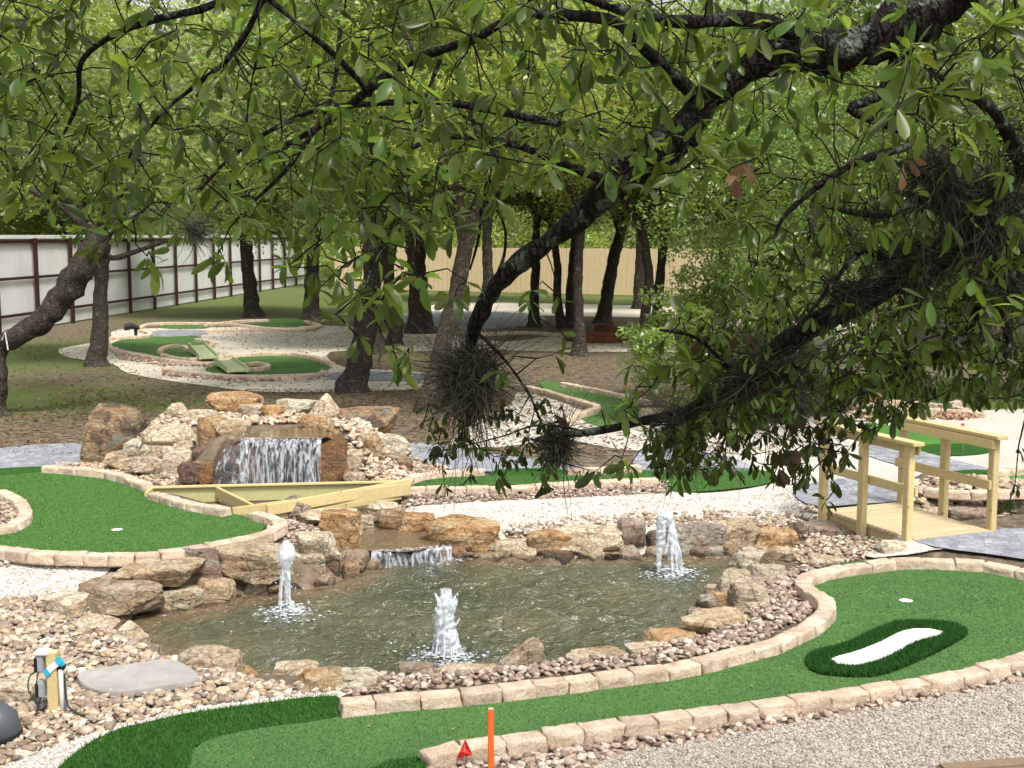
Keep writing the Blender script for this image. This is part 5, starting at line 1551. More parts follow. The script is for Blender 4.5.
TREES = [
    # x, base y, width px, lean(dx,dy) at fork, fork z, crown z, crown scale, variant, bark, label
    (97, 366, 17, (.25, .3), 3.4, 5.6, 1.0, 0, 'bark', 'straight dark trunk tree standing at the left edge of the white gravel'),
    (253, 317, 15, (-.2, 0), 3.6, 6.4, 1.25, 1, 'bark', 'forked tree at the far end of the sheet metal fence'),
    (312, 319, 15, (.1, 0), 4.0, 6.6, 1.25, 2, 'bark', 'tree with paired trunk right of the forked one by the fence'),
    (353, 391, 25, (.75, .3), 3.6, 5.9, 1.0, 3, 'bark', 'thick dark oak with flared base behind the waterfall boulders'),
    (374, 353, 20, (-.1, .2), 3.8, 6.4, 1.1, 0, 'bark', 'tree close behind the thick flared oak'),
    (394, 346, 13, (.15, 0), 3.8, 6.4, 1.1, 1, 'bark', 'slim dark tree between the flared oak and the pale-barked tree'),
    (430, 412, 20, (.75, .2), 3.5, 5.7, .95, 2, 'bark_light', 'pale-barked leaning tree just left of the hanging moss ball'),
    (421, 333, 22, (-.3, 0), 4.2, 6.9, 1.25, 3, 'bark', 'stout rough tree behind the pale-barked leaning tree'),
    (534, 327, 10, (.1, 0), 4.2, 6.9, 1.2, 1, 'bark', 'thin tree before the tan fence, left of the twin trunks'),
    (562, 328, 9, (-.5, 0), 4.0, 6.9, 1.2, 0, 'bark', 'left one of the thin twin trunks before the tan fence'),
    (570, 328, 11, (.25, .1), 4.0, 7.0, 1.2, 3, 'bark', 'right one of the thin twin trunks before the tan fence'),
    (579, 356, 12, (.05, 0), 3.7, 6.0, 1.0, 2, 'bark', 'straight thin tree in front of the red rocks'),
    (603, 324, 14, (.7, 0), 3.6, 6.9, 1.2, 1, 'bark', 'leaning stout tree just behind the red rocks'),
    (645, 350, 11, (-.15, 0), 3.5, 6.0, 1.1, 0, 'bark', 'thin tree right of the red rocks'),
    (655, 340, 11, (.25, 0), 3.5, 6.2, 1.1, 3, 'bark', 'thin dark tree directly behind the one right of the red rocks'),
    (640, 309, 12, (0, 0), 4.0, 7.4, 1.4, 2, 'bark', 'far tree by the tan fence right of the leaning stout tree'),
    (488, 303, 12, (0, 0), 4.4, 7.6, 1.4, 0, 'bark', 'far tree by the tan fence left of the thin tree'),
    (720, 345, 13, (.1, 0), 3.5, 6.0, 1.15, 1, 'bark', 'tree hidden behind the dense evergreen, left side'),
    (860, 352, 14, (.1, 0), 3.5, 6.0, 1.2, 3, 'bark', 'tree hidden behind the dense evergreen, right side'),
    (960, 362, 15, (.1, 0), 3.5, 5.8, 1.1, 2, 'bark', 'tree at the right edge beyond the far greens'),
    (1040, 345, 15, (.1, 0), 3.5, 6.0, 1.2, 0, 'bark', 'tree at the extreme right beyond the greens'),
    (60, 310, 14, (0, 0), 4.2, 7.4, 1.3, 2, 'bark', 'tree rising behind the sheet metal fence at far left'),
    (165, 305, 14, (0, 0), 4.4, 7.6, 1.4, 3, 'bark', 'tree rising behind the middle of the sheet metal fence'),
]
for k_, (x, y, wpx, lean, fz, cz, cs, var, bk, lab) in enumerate(TREES):
    b_ = P(x, y, 0)
    if 'behind the sheet' in lab or 'rising behind' in lab: b_ = b_ + Vector((-4.5, 0, 0))
    r0 = wpx * b_.y / F / 2
    root = empty('oak_tree', b_); tag(root, lab, 'tree', 'oak trees across the course')
    r_ = np.random.default_rng(k_ + 50)
    fork = Vector((lean[0], lean[1], fz))
    pts = [Vector((0, 0, -.1)), Vector((0, 0, .12)), fork * .25 + Vector((r_.normal(0, .04), 0, 0)), fork * .55 + Vector((r_.normal(0, .07), r_.normal(0, .05), 0)), fork]
    q_ = resample(smooth([tuple(p) for p in pts], False, 6), .10)
    tt = np.linspace(0, 1, len(q_))
    rad = r0 * (1 + 1.0 * np.exp(-tt * 16)) * (1 - .28 * tt)
    link('trunk', mesh_np('trunk', *tube_np(q_, rad, 14, .22, 3.2, k_), M[bk]), root)
    nl = 6
    for j in range(nl):
        a_ = j * 2 * math.pi / nl + r_.uniform(-.4, .4); st_ = fork * r_.uniform(.8, 1.0) if j else fork
        en = Vector((fork.x + math.cos(a_) * 2.0 * cs, fork.y + math.sin(a_) * 2.0 * cs, cz + r_.uniform(-.4, 1.6)))
        mid = st_.lerp(en, .5) + Vector((r_.normal(0, .25), r_.normal(0, .25), -.3))
        q_ = resample(smooth([tuple(st_), tuple(st_.lerp(mid, .5) + Vector((0, 0, .1))), tuple(mid), tuple(en)], False, 5), .15)
        link('limb', mesh_np('limb', *tube_np(q_, np.linspace(r0 * .5, r0 * .12, len(q_)), 8, .2, 4, j), M[bk]), root)
    c = link('crown', CR[var], root, (fork.x * .9, fork.y, cz + .4)); c.rotation_euler = (0, 0, r_.uniform(0, 6.28)); c.scale = (cs, cs, cs * 1.05)

# left leaning oak
root = empty('leaning_oak', P(0, 415, 0)); tag(root, 'leaning oak at the left frame edge, its limb crossing in front of the fence', 'tree'); lb_ = root.location.copy()
q0 = P(-4, 416, 0); dd = q0.y
pts = [D(-4, 420, dd), D(-4, 408, dd), D(-2, 380, dd), D(0, 348, dd), D(22, 334, dd), D(45, 318, dd), D(66, 292, dd), D(80, 268, dd), D(94, 250, dd + .2), D(100, 232, dd + .4)]
q_ = resample(smooth([tuple(p - lb_) for p in pts], False, 6), .06)
rad = np.interp(np.linspace(0, 1, len(q_)), [0, .05, .3, .45, .8, 1], [.30, .17, .15, .20, .22, .20])
link('trunk', mesh_np('trunk', *tube_np(q_, rad, 18, .30, 4, 3), M['bark']), root)
for pts, ra in (([(98, 240, 0), (80, 222, .2), (60, 205, .4), (30, 190, .6)], .10), ([(99, 240, 0), (120, 215, .3), (150, 190, .2)], .12), ([(99, 245, 0), (112, 258, .3), (140, 250, .5), (170, 240, .6)], .07), ([(2, 350, 0), (-14, 320, .3), (-30, 270, .5)], .14)):
    q_ = resample(smooth([tuple(D(x, y, dd + .3 + e) - lb_) for x, y, e in pts], False, 6), .08)
    link('limb', mesh_np('limb', *tube_np(q_, np.linspace(ra, ra * .4, len(q_)), 10, .25, 5, 2), M['bark']), root)
c = link('crown', crown_mesh('crown', 31, 4.2, 3.2, 2.0, 60, 200, .12, M['leaf_bg'], (.9, .95, .8), .5), root, tuple(D(70, 110, dd + .5) - lb_))
m = MB(); m.tube([tuple(D(2, 345 - 5, dd - .2) - lb_), tuple(D(5, 332, dd - .22) - lb_), tuple(D(8, 350, dd - .22) - lb_)], .012, 6); m.build('ribbon', M['white'], root)

# dense evergreen right of centre
b_ = P(800, 418, 0)
root = empty('evergreen_tree', b_); tag(root, 'dense small-leaved evergreen tree with low crown right of centre', 'tree')
q_ = resample(smooth([(0, 0, -.1), (.1, 0, 1), (0, .1, 2.2), (.2, 0, 4)], False, 6), .1)
link('trunk', mesh_np('trunk', *tube_np(q_, np.linspace(.16, .07, len(q_)), 12, .2, 5, 2), M['bark']), root)
link('crown', crown_mesh('crown', 41, 3.1, 2.2, 2.5, 130, 330, .095, M['leaf_dark'], (1.7, 1.75, 1.6), .2, .42), root, (0, 0, 3.9))
link('crown', crown_mesh('crown', 43, 1.5, 1.1, 1.2, 45, 330, .09, M['leaf_dark'], (1.9, 1.9, 1.7), .2, .42), root, (-1.75, -.3, 1.55))
b_ = P(980, 400, 0)
root = empty('evergreen_tree', b_); tag(root, 'darker evergreen tree behind the right end of the bridge', 'tree')
q_ = resample(smooth([(0, 0, -.1), (.1, 0, 1), (0, .1, 2.2), (.2, 0, 4)], False, 6), .1)
link('trunk', mesh_np('trunk', *tube_np(q_, np.linspace(.14, .07, len(q_)), 12, .2, 5, 2), M['bark']), root)
link('crown', crown_mesh('crown', 42, 2.7, 2.2, 2.4, 110, 300, .11, M['leaf_dark'], (.95, 1, .95), .2, .45), root, (0, 0, 3.9))

# woods beyond the fences: one far mass
r_ = np.random.default_rng(99); cents, tints = [], []
def wood(n_, fx, zr, rad, per, base):
    for _ in range(n_):
        x, y = fx(); z = r_.uniform(*zr); k_ = int(per * r_.uniform(.6, 1.4)); rd = r_.uniform(*rad)
        g_ = r_.normal(0, 1, (k_, 3)); g_ /= np.linalg.norm(g_, axis=1)[:, None]; g_ *= r_.uniform(.2, 1, (k_, 1)) ** .4 * rd * np.array([1.1, 1.1, .7])
        cents.append(np.array([x, y, z]) + g_); tints.append(np.array(base) * r_.uniform(.65, 1.3) * r_.uniform(.75, 1.25, (k_, 1)))
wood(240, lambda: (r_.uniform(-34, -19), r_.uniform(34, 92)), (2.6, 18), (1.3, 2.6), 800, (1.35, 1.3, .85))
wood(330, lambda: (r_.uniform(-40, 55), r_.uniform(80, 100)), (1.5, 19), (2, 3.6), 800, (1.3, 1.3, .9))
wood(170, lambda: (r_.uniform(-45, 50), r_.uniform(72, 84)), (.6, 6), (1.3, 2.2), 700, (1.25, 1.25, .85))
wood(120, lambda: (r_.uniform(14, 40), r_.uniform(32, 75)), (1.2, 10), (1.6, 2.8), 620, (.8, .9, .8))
cent = np.concatenate(cents); T = np.concatenate(tints)
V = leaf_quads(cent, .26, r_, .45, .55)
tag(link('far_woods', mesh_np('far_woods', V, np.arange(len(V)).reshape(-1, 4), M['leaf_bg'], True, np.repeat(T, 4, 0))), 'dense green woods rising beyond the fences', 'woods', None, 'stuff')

# leaf litter on the soil
n = 16000
X = np.concatenate([rng.uniform(-9, 4, n // 2), rng.uniform(-14, 8, n // 2)]); Y = np.concatenate([rng.uniform(17.4, 25, n // 2), rng.uniform(24, 45, n // 2)])
cent = np.c_[X, Y, terrain(X, Y) + .02]
V = leaf_quads(cent, .075, rng, 2.5, .6)
T = np.array([(.9, .8, .65), (.7, .55, .4), (1.1, 1.0, .9), (.5, .35, .25)])[rng.integers(0, 4, n)] * .8
tag(link('leaf_litter', mesh_np('leaf_litter', V, np.arange(len(V)).reshape(-1, 4), M['dry'], True, np.repeat(T, 4, 0))), 'dry fallen leaves scattered on the bare soil', 'leaf litter', None, 'stuff')

X = rng.uniform(-2, 4, 220); Y = rng.uniform(7, 12, 220); k = sdf(X, Y, FGP) < -.05; X, Y = X[k], Y[k]
V = leaf_quads(np.c_[X, Y, np.full(len(X), .034)], .028, rng, 3.5, .5)
T = np.repeat(np.array([(1.1, 1, .8), (.7, .6, .4), (.9, 1.1, .5)])[rng.integers(0, 3, len(X))], 4, 0)
tag(link('fallen_leaves', mesh_np('fallen_leaves', V, np.arange(len(V)).reshape(-1, 4), M['dry'], True, T)), 'tiny dry leaf bits lying on the front green', 'leaf litter', None, 'stuff')

# ------------------------------------------------------------------ the near oak reaching over the view
oak = empty('live_oak', (2.75, 4.1, 0)); ob = oak.location.copy()
tag(oak, 'near oak whose lichened limbs and broad leaves hang across the top of the view', 'tree')
skel = []   # nodes (pos, radius)


def limb(px, name='limb', mat='bark_limb', n=16, rough=.28, step=.02, world=None):
    if world is None: pts = [(*D(x, y, d), r) for x, y, d, r in px]
    else: pts = world
    q_ = resample(smooth(pts, False, 7), step)
    V, Fq = tube_np(q_[:, :3], q_[:, 3], n, rough, 9, len(skel))
    link(name, mesh_np(name, V - np.array(ob), Fq, M[mat]), oak)
    for k_ in range(0, len(q_), max(1, int(.05 / step))): skel.append((q_[k_, :3], q_[k_, 3]))


T0 = [(2.75, 4.1, -.1, .26), (2.72, 4.1, .4, .21), (2.70, 4.08, 1.2, .19), (2.62, 4.05, 2.2, .18), (2.5, 3.95, 3.0, .16), (2.25, 3.8, 3.7, .12)]
limb(None, 'trunk', 'bark_limb', 22, .25, .04, T0)
s1 = Vector(T0[-1][:3])
lim1 = [(*s1, .11), (*D(1120, -70, 3.7), .10), (*D(985, -25, 3.6), .072), (*D(905, 22, 3.6), .068), (*D(850, 48, 3.6), .060), (*D(790, 55, 3.65), .053), (*D(740, 68, 3.7), .049), (*D(700, 108, 3.75), .050), (*D(668, 148, 3.8), .056), (*D(625, 176, 3.85), .048),
        (*D(598, 200, 3.9), .040), (*D(560, 234, 4.0), .034), (*D(522, 262, 4.05), .032), (*D(492, 290, 4.1), .030), (*D(478, 318, 4.15), .027), (*D(470, 345, 4.2), .018), (*D(468, 362, 4.2), .008)]
limb(None, 'limb', 'bark_limb', 20, .38, .013, lim1)
s2 = (2.62, 4.05, 2.2, .15)
lim2 = [s2, (*D(1120, 150, 4.0), .075), (*D(1030, 185, 3.9), .062), (*D(975, 228, 3.85), .055), (*D(915, 270, 3.8), .046), (*D(860, 300, 3.8), .040), (*D(815, 325, 3.8), .034), (*D(775, 352, 3.85), .030), (*D(740, 383, 3.9), .026), (*D(695, 408, 3.95), .021), (*D(640, 422, 4.0), .017), (*D(590, 432, 4.05), .013), (*D(555, 436, 4.1), .009), (*D(535, 440, 4.1), .006)]
limb(None, 'limb', 'bark_limb', 16, .38, .014, lim2)
for px in [
    [(822, 50, 3.65, .03), (760, 20, 3.5, .026), (700, 22, 3.4, .022), (660, 20, 3.3, .020), (607, 5, 3.2, .016), (560, -15, 3.1, .012)],
    [(700, 100, 3.75, .03), (640, 45, 3.6, .02), (610, 20, 3.6, .018), (545, 15, 3.6, .015), (512, 18, 3.6, .014), (480, 36, 3.6, .015), (448, 48, 3.65, .016), (408, 62, 3.7, .017), (362, 95, 3.75, .016), (330, 120, 3.8, .013), (260, 160, 3.9, .009)],
    [(615, 178, 3.85, .026), (613, 137, 3.9, .024), (573, 127, 3.95, .022), (500, 112, 4.0, .02), (433, 101, 4.05, .018), (373, 104, 4.1, .016), (310, 112, 4.1, .014), (240, 150, 4.2, .011), (200, 190, 4.25, .008)],
    [(610, 182, 3.85, .024), (553, 160, 3.8, .022), (520, 146, 3.75, .018), (470, 137, 3.7, .015), (430, 140, 3.65, .012), (390, 160, 3.6, .009)],
    [(370, 95, 3.75, .014), (340, 60, 3.6, .013), (270, 0, 3.5, .012), (235, -30, 3.5, .01)],
    [(200, 10, 3.2, .016), (160, 18, 3.2, .015), (125, 30, 3.2, .013), (98, 45, 3.25, .012), (80, 65, 3.3, .011), (78, 100, 3.35, .010), (60, 140, 3.4, .008), (35, 165, 3.45, .006)],
    [(262, 0, 3.1, .014), (245, 35, 3.15, .013), (225, 62, 3.2, .012), (190, 90, 3.3, .010), (160, 115, 3.3, .008), (128, 158, 3.35, .005)],
    [(340, 30, 3.6, .012), (330, 100, 3.5, .012), (290, 165, 3.5, .010), (255, 200, 3.5, .007)],
    [(200, 10, 3.2, .016), (260, -12, 3.3, .018), (360, -30, 3.4, .02), (600, -50, 3.5, .025), (850, -45, 3.6, .03), (985, -28, 3.6, .035)],
    [(262, 0, 3.1, .014), (330, -25, 3.2, .016), (500, -45, 3.4, .02)],
    [(372, 104, 4.1, .013), (372, 150, 4.0, .011), (375, 200, 3.9, .009), (372, 260, 3.8, .007), (362, 300, 3.7, .004)],
    [(470, 112, 4.0, .012), (486, 170, 3.9, .011), (482, 210, 3.9, .010), (478, 240, 3.9, .008), (470, 270, 3.9, .005)],
    [(440, 60, 3.65, .011), (415, 130, 3.6, .009), (408, 190, 3.6, .007), (420, 240, 3.6, .004)],
    [(900, 275, 3.8, .02), (870, 250, 3.7, .014), (850, 262, 3.65, .01), (820, 300, 3.6, .008), (800, 325, 3.6, .005)],
    [(905, 45, 3.6, .03), (880, 95, 3.6, .02), (850, 110, 3.55, .014), (915, 140, 3.6, .014), (850, 165, 3.5, .012), (790, 210, 3.5, .009), (775, 235, 3.5, .005)],
    [(975, 228, 3.85, .03), (930, 200, 3.7, .022), (880, 215, 3.6, .012), (820, 205, 3.5, .006)],
    [(990, 215, 3.9, .03), (985, 290, 3.8, .02), (960, 340, 3.7, .015), (900, 372, 3.7, .01), (850, 400, 3.65, .006)],
    [(985, 290, 3.8, .018), (1010, 340, 3.7, .012), (990, 380, 3.7, .006)],
    [(1030, 186, 3.9, .03), (1000, 120, 3.4, .02), (960, 90, 3.1, .012), (930, 70, 2.9, .006)],
    [(740, 383, 3.9, .012), (700, 340, 3.7, .008), (660, 330, 3.6, .004)],
    [(590, 432, 4.05, .006), (540, 425, 4.0, .006), (500, 437, 4.0, .004), (440, 452, 4.0, .002)],
    [(492, 290, 4.1, .015), (505, 250, 4.0, .009), (500, 215, 3.9, .006), (470, 190, 3.9, .004)],
    [(530, 395, 4.1, .008), (540, 420, 4.1, .010), (545, 432, 4.1, .009)],
    [(475, 330, 4.15, .010), (505, 360, 4.1, .008), (530, 395, 4.1, .008)]]:
    k_ = .62 if min(p_[0] for p_ in px) < 560 and px[0][0] < 680 else .85
    limb([(a_, b_, c_, r0_ * k_) for a_, b_, c_, r0_ in px], 'limb', 'bark_limb', 10, .35, .025)

c = link('crown', crown_mesh('crown', 77, 4.6, 2.6, 1.1, 60, 200, .10, M['leaf_dark'], (1.2, 1.3, .9), .2, .45), oak, tuple(Vector((.6, 1.3, 5.5)) - ob))  # unseen crown overhead, added to shade the near limbs and leaves
limb(None, 'limb', 'bark_limb', 12, .3, .05, [(2.4, 3.9, 3.2, .12), (2.2, 3.2, 4.2, .10), (1.2, 2.2, 5.0, .08), (-.4, 1.3, 5.5, .05), (-2.0, 1.0, 5.8, .03)])
# leaf shape: obovate blade with a fold, 5 cross rows
ROWS = [(0, .015), (.18, .085), (.42, .165), (.68, .205), (.88, .155), (1.0, .03)]


def blade(n_, base, tip, normal, wid, r_, curl):
    """vectorised leaves from base to tip points"""
    ax = tip - base; L = np.linalg.norm(ax, axis=1)[:, None]; ax = ax / L
    nn = normal - ax * (normal * ax).sum(1)[:, None]; nn /= np.linalg.norm(nn, axis=1)[:, None] + 1e-9
    sd_ = np.cross(ax, nn)
    out = []
    for t_, w__ in ROWS:
        c = base + ax * L * t_ - nn * L * curl[:, None] * t_ * t_
        ww = L * w__ * wid[:, None]
        out += [c - sd_ * ww + nn * ww * .28, c, c + sd_ * ww + nn * ww * .28]
    V = np.stack(out, 1)
    fs = []
    for k_ in range(5):
        for j in range(2):
            a_ = k_ * 3 + j; fs.append((a_, a_ + 1, a_ + 4, a_ + 3))
    Fc = (np.array(fs)[None] + (np.arange(n_) * 18)[:, None, None]).reshape(-1, 4)
    return V.reshape(-1, 3), Fc


LX = [-80, 0, 50, 100, 150, 200, 250, 300, 340, 380, 420, 450, 480, 520, 560, 600, 650, 700, 740, 780, 830, 900, 960, 1024, 1110]
LY = [150, 165, 185, 205, 235, 232, 235, 240, 255, 255, 240, 235, 215, 185, 185, 180, 195, 215, 225, 235, 300, 345, 370, 385, 400]
r_ = np.random.default_rng(21)
targets = []
for _ in range(1380):
    x = r_.uniform(-70, 1100)
    low = np.interp(x, LX, LY)
    y = -60 + (low + 60) * r_.uniform(0, 1) ** .80
    if x > 760 and y > 235 and r_.uniform() < .7: continue
    targets.append((x, y, r_.uniform(2.9, 4.9), 'b'))
for x, y, d, n_ in [(100, 232, 3.2, 3), (125, 225, 3.2, 3), (140, 262, 3.2, 2), (222, 258, 3.3, 2), (345, 312, 3.1, 1), (365, 300, 3.1, 3), (355, 345, 3.1, 1), (385, 290, 3.3, 4), (395, 350, 3.4, 2), (420, 270, 3.4, 2), (330, 262, 3.3, 2), (310, 275, 3.2, 2), (400, 362, 3.5, 2),
                    (540, 300, 3.6, 2), (558, 305, 3.6, 1), (510, 372, 3.9, 2), (545, 365, 3.9, 1), (620, 405, 3.8, 3), (640, 380, 3.8, 4), (660, 350, 3.8, 4), (690, 320, 3.7, 4), (605, 465, 3.8, 2), (630, 470, 3.8, 1), (910, 60, 2.6, 4), (940, 90, 2.6, 4), (960, 130, 2.7, 3), (890, 100, 2.6, 3), (975, 70, 2.8, 3), (1000, 30, 2.8, 3),
                    (670, 370, 3.7, 3), (700, 360, 3.7, 4), (720, 340, 3.6, 3), (780, 300, 3.6, 4), (760, 265, 3.6, 4), (800, 270, 3.6, 4), (160, 205, 3.4, 4), (60, 205, 3.3, 3), (20, 195, 3.3, 3), (560, 340, 3.9, 1), (690, 455, 3.8, 2)]:
    for _ in range(n_): targets.append((x + r_.normal(0, 8), y + r_.normal(0, 8), d + r_.normal(0, .15), 'b'))
for _ in range(330):   # small dark leaves hanging under the lower limb
    x = r_.uniform(650, 1030); t_ = (x - 650) / 380
    y0 = np.interp(x, [650, 740, 860, 960, 1030], [425, 395, 320, 260, 230]); y1 = np.interp(x, [650, 700, 780, 800, 850, 900, 960, 1030], [455, 475, 470, 480, 455, 415, 400, 400])
    targets.append((x, y0 + (y1 - y0) * r_.uniform(0, 1), r_.uniform(3.3, 4.5), 's'))
for _ in range(46):
    targets.append((r_.uniform(425, 560), r_.uniform(395, 485), r_.uniform(4.0, 4.3), 's'))
for _ in range(16):
    targets.append((r_.uniform(235, 470), r_.uniform(220, 300), r_.uniform(3.3, 4.4), 'b'))
for x, y in [(830, 470), (838, 485), (825, 500), (775, 478), (800, 480), (842, 445), (785, 455), (1010, 500), (1015, 485), (560, 462), (530, 470), (590, 470), (655, 468), (678, 470), (480, 448), (455, 440), (505, 455), (700, 470), (735, 468)]:
    targets.append((x, y, 3.9, 's'))
for _ in range(520):
    x = r_.uniform(690, 1040); y0 = np.interp(x, [690, 780, 860, 960, 1030], [330, 230, 170, 120, 110]); y1 = np.interp(x, [690, 860, 960, 1030], [430, 400, 390, 400])
    targets.append((x, y0 + (y1 - y0) * r_.uniform(0, 1), r_.uniform(3.6, 5.0), 's'))
SP = np.array([s[0] for s in skel]); nodes = list(SP)
NP = np.array(nodes)
tg = [(D(x, y, d), kd) for x, y, d, kd in targets]
tg = [(np.array(p), kd, np.linalg.norm(NP - np.array(p), axis=1).min()) for p, kd in tg]
tg.sort(key=lambda t_: t_[2])
twigs = []; LB, LT, LN, LW, LC, LK = [], [], [], [], [], []
NPB = np.zeros((12000, 3)); NPB[:len(NP)] = NP; nn_ = len(NP)
camp = np.array([0, 0, CAMZ])
for p, kd, _ in tg:
    dd_ = np.linalg.norm(NPB[:nn_] - p, axis=1); j = int(dd_.argmin()); s = NPB[j].copy(); L = dd_[j]
    if L > 1.3: continue
    if L > .04:
        sag = .12 * L if kd == 'b' else -.10 * L
        k_ = max(3, int(L / .08)); ts = np.linspace(0, 1, k_)[:, None]
        q_ = s + (p - s) * ts; q_[:, 2] += (np.sin(ts[:, 0] * np.pi)) * sag
        q_[1:-1] += r_.normal(0, .012 + .012 * L, (k_ - 2, 3))
        r0 = .0022 + .0045 * min(L, 1)
        twigs.append(tube_np(q_, np.linspace(r0, .0014, k_), 5))
        if nn_ + k_ < 12000: NPB[nn_:nn_ + k_] = q_; nn_ += k_
        dirn = (q_[-1] - q_[-2]) / (np.linalg.norm(q_[-1] - q_[-2]) + 1e-9)
    else:
        q_ = np.array([s, p + 1e-3]); dirn = np.array([0, 0, -1.])
    c_x = abs(p[2] - 2.2) * 0 + (1 if (p[2] < 2.55 and p[0] < 1.6) else 0)
    if kd == 'b':
        spots = [(q_[-1], int(r_.integers(4, 8)))]
        if L > .2: spots += [(q_[int(r_.integers(max(1, len(q_) // 2), len(q_)))], int(r_.integers(1, 4)))]
        tint = np.array([1, 1, 1]) * r_.uniform(.65, 1.3)
    else:
        spots = [(q_[-1], int(r_.integers(3, 6))), (q_[len(q_) // 2], 3)]
        tint = (np.array([.50, .50, .42]) if c_x > .9 else np.array([.85, .9, .8])) * r_.uniform(.5, 1.4)
    for c, k_ in spots:
        for _ in range(k_):
            v_ = r_.normal(0, 1, 3) + dirn * (.9 if kd == 'b' else .5) + np.array([0, 0, -.35 if kd == 'b' else -1.6]); v_ /= np.linalg.norm(v_)
            ln = r_.uniform(.032, .076) if kd == 'b' else r_.uniform(.024, .050)
            b0 = c + v_ * .006 + r_.normal(0, .004, 3)
            LB.append(b0); LT.append(b0 + v_ * ln)
            nr_ = r_.normal(0, .6, 3) + np.array([0, 0, 1.1]); LN.append(nr_)
            LW.append(r_.uniform(.68, 1.12)); cc = tint * r_.uniform(.55, 1.45) * (1 + r_.normal(0, .04, 3)) * (np.array([1.12, 1.05, .8]) if r_.uniform() < .3 else np.array([.92, 1.0, 1.0]))
            if kd == 's' and r_.uniform() < .22: cc = np.array([.45, .33, .28]) * r_.uniform(.5, 1.1)
            LC.append(cc); LK.append(r_.uniform(-.2, .6))
n = len(LB); print('near leaves', n, 'twigs', len(twigs))
V, Fc = blade(n, np.array(LB), np.array(LT), np.array(LN), np.array(LW), r_, np.array(LK))
link('foliage', mesh_np('foliage', V - np.array(ob), Fc, M['leaf'], True, np.repeat(np.array(LC), 18, 0)), oak)['kind'] = 'stuff'
V, Fc = join_np(twigs)
link('twigs', mesh_np('twigs', V - np.array(ob), Fc, M['twig']), oak)['kind'] = 'stuff'
# a few dry leaves caught in the twigs
LB, LT, LN, LW, LC, LK = [], [], [], [], [], []
for x, y, d in [(742, 165, 3.3), (746, 172, 3.3), (738, 178, 3.3), (700, 335, 3.8), (742, 330, 3.8), (748, 336, 3.8), (835, 340, 3.7), (785, 430, 3.8), (792, 445, 3.8), (798, 420, 3.8), (778, 460, 3.8), (915, 150, 3.6), (908, 160, 3.6), (845, 430, 3.8), (850, 440, 3.8), (860, 425, 3.8), (780, 470, 3.8), (560, 408, 4.1), (552, 412, 4.1)]:
    for _ in range(2):
        b0 = np.array(D(x, y, d)) + r_.normal(0, .01, 3); v_ = r_.normal(0, .7, 3) + np.array([0, 0, -1]); v_ /= np.linalg.norm(v_)
        LB.append(b0); LT.append(b0 + v_ * r_.uniform(.04, .075)); LN.append(r_.normal(0, 1, 3) + np.array([0, -1, 0])); LW.append(1.1); LK.append(r_.uniform(.1, .5))
        LC.append(np.array([1, .8, .7]) * (r_.uniform(.8, 1.3) if y < 200 else r_.uniform(.2, .6)))
V, Fc = blade(len(LB), np.array(LB), np.array(LT), np.array(LN), np.array(LW), r_, np.array(LK))
link('dry_leaves', mesh_np('dry_leaves', V - np.array(ob), Fc, M['dry'], True, np.repeat(np.array(LC), 18, 0)), oak)['kind'] = 'stuff'

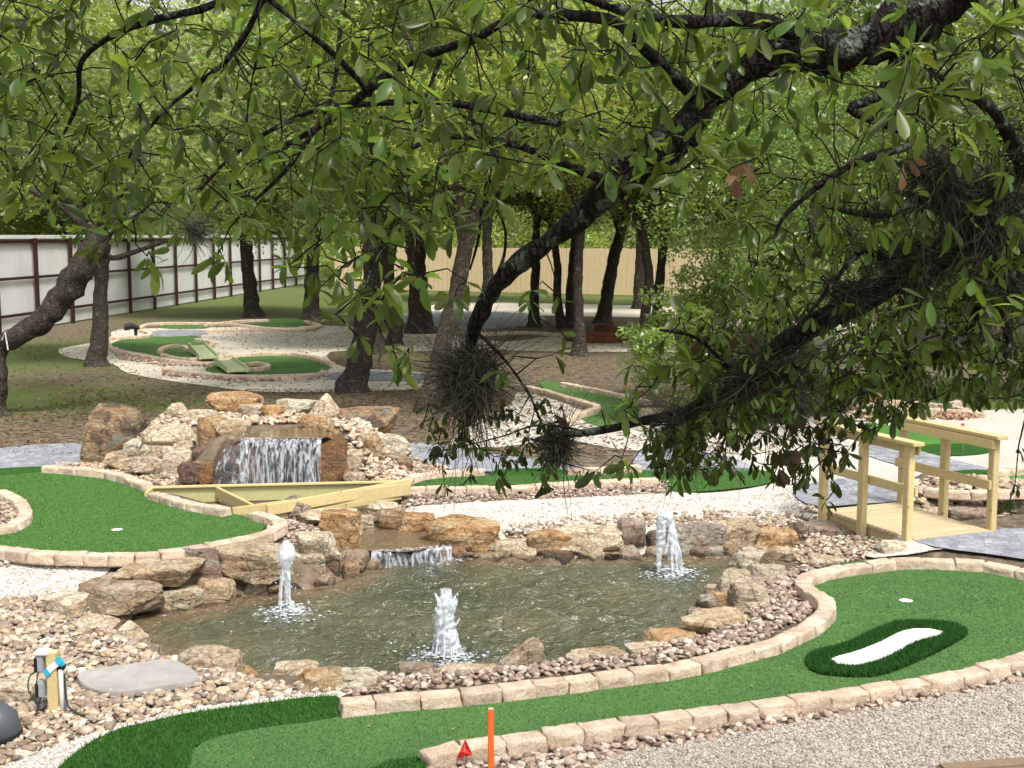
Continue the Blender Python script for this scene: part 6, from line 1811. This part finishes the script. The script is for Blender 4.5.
# ball moss
def moss(x, y, d, rad, nb_, label, drape=0, sq=(1, 1, 1), mat='moss'):
    c = np.array(D(x, y, d)); r_ = np.random.default_rng(int(x * 7 + y))
    root = empty('ball_moss', tuple(c)); tag(root, label, 'air plant', 'ball moss clumps on the near oak')
    parts, tint = [], []
    seg = 6
    k_ = int(nb_ * 1.1)
    rad = rad * (.8 if x > 800 else 1)
    dr = r_.normal(0, 1, (k_, 3)); dr /= np.linalg.norm(dr, axis=1)[:, None]
    bend = r_.normal(0, 1.8, (k_, 3)); L = rad * r_.uniform(.4, .98, k_)
    st_ = r_.normal(0, .22, (k_, 3)) * rad
    w_ = r_.uniform(.0010, .0026, k_) * (d / 3.5)
    if drape:
        nd = int(k_ * .3); dr[:nd] = dr[:nd] * .35 + np.array([0, 0, -1]); L[:nd] *= r_.uniform(.8, 1 + drape * .45, nd)
    sideV = np.cross(dr, r_.normal(0, 1, (k_, 3))); sideV /= np.linalg.norm(sideV, axis=1)[:, None]
    rows_ = []; ph_ = r_.uniform(0, 6.3, k_)
    for s_ in range(seg + 1):
        t_ = s_ / seg
        pos = st_ + (dr * L[:, None] * t_ + bend * L[:, None] * .38 * t_ * t_) * np.array(sq)
        pos = pos + sideV * (np.sin(t_ * 5.5 + ph_) * L * .16 * t_)[:, None]
        ww = (w_ * (1 - .75 * t_))[:, None] * sideV
        rows_ += [pos - ww, pos + ww]
    V = np.stack(rows_, 1)
    fs = [(2 * q, 2 * q + 1, 2 * q + 3, 2 * q + 2) for q in range(seg)]
    Fc = (np.array(fs)[None] + (np.arange(k_) * 2 * (seg + 1))[:, None, None]).reshape(-1, 4)
    T = np.repeat(r_.uniform(.35, 1.6, (k_, 1)) * np.array([1, 1, 1]), 2 * (seg + 1), 0)
    link('blades', mesh_np('blades', V.reshape(-1, 3), Fc, M[mat], True, T), root)
    Vc, Fk = lump((0, 0, 0), rad * .32, 2, .7, int(x), sq)
    link('core', mesh_np('core', Vc, Fk, flat('moss_core', (.018, .017, .012), .95)), root)


moss(470, 372, 4.2, .155, 1700, 'largest ball moss clump, hanging at the tip of the upper limb left of centre', 1.6)
moss(559, 441, 4.1, .085, 700, 'ball moss clump at the thin end of the lower limb', .8)
moss(682, 428, 3.95, .10, 800, 'ball moss clump in the middle of the lower limb', .9)
moss(762, 376, 3.85, .16, 1700, 'wide bushy ball moss clump where the lower limb thickens', .9, (1.25, 1, .85))
moss(935, 178, 3.7, .15, 1300, 'ball moss clump high on the right, below the star-shaped leaf cluster', 1.2)
moss(985, 205, 3.75, .20, 1600, 'heavy dark ball moss mass at the upper right frame edge', 1.2)
moss(910, 262, 3.75, .15, 1200, 'ball moss clump on top of the lower limb, right part', 1.0, (1.2, 1, .8))
moss(1010, 262, 3.8, .16, 1000, 'ball moss clump at the right frame edge by the limb base', 1.4)
moss(850, 292, 3.75, .10, 600, 'small ball moss clump riding the lower limb between two bigger ones', .8, (1.3, 1, .7))
moss(617, 158, 3.85, .055, 240, 'small pale ball moss at the fork of the upper limb', 0, (1, 1, 1), 'moss_pale')
moss(195, 230, 3.6, .06, 260, 'small pale ball moss above the fence among the left leaves', 0, (1, 1, 1), 'moss_pale')
moss(135, 158, 4.1, .045, 200, 'tiny pale ball moss in the upper left twigs', 0, (1, 1, 1), 'moss_pale')
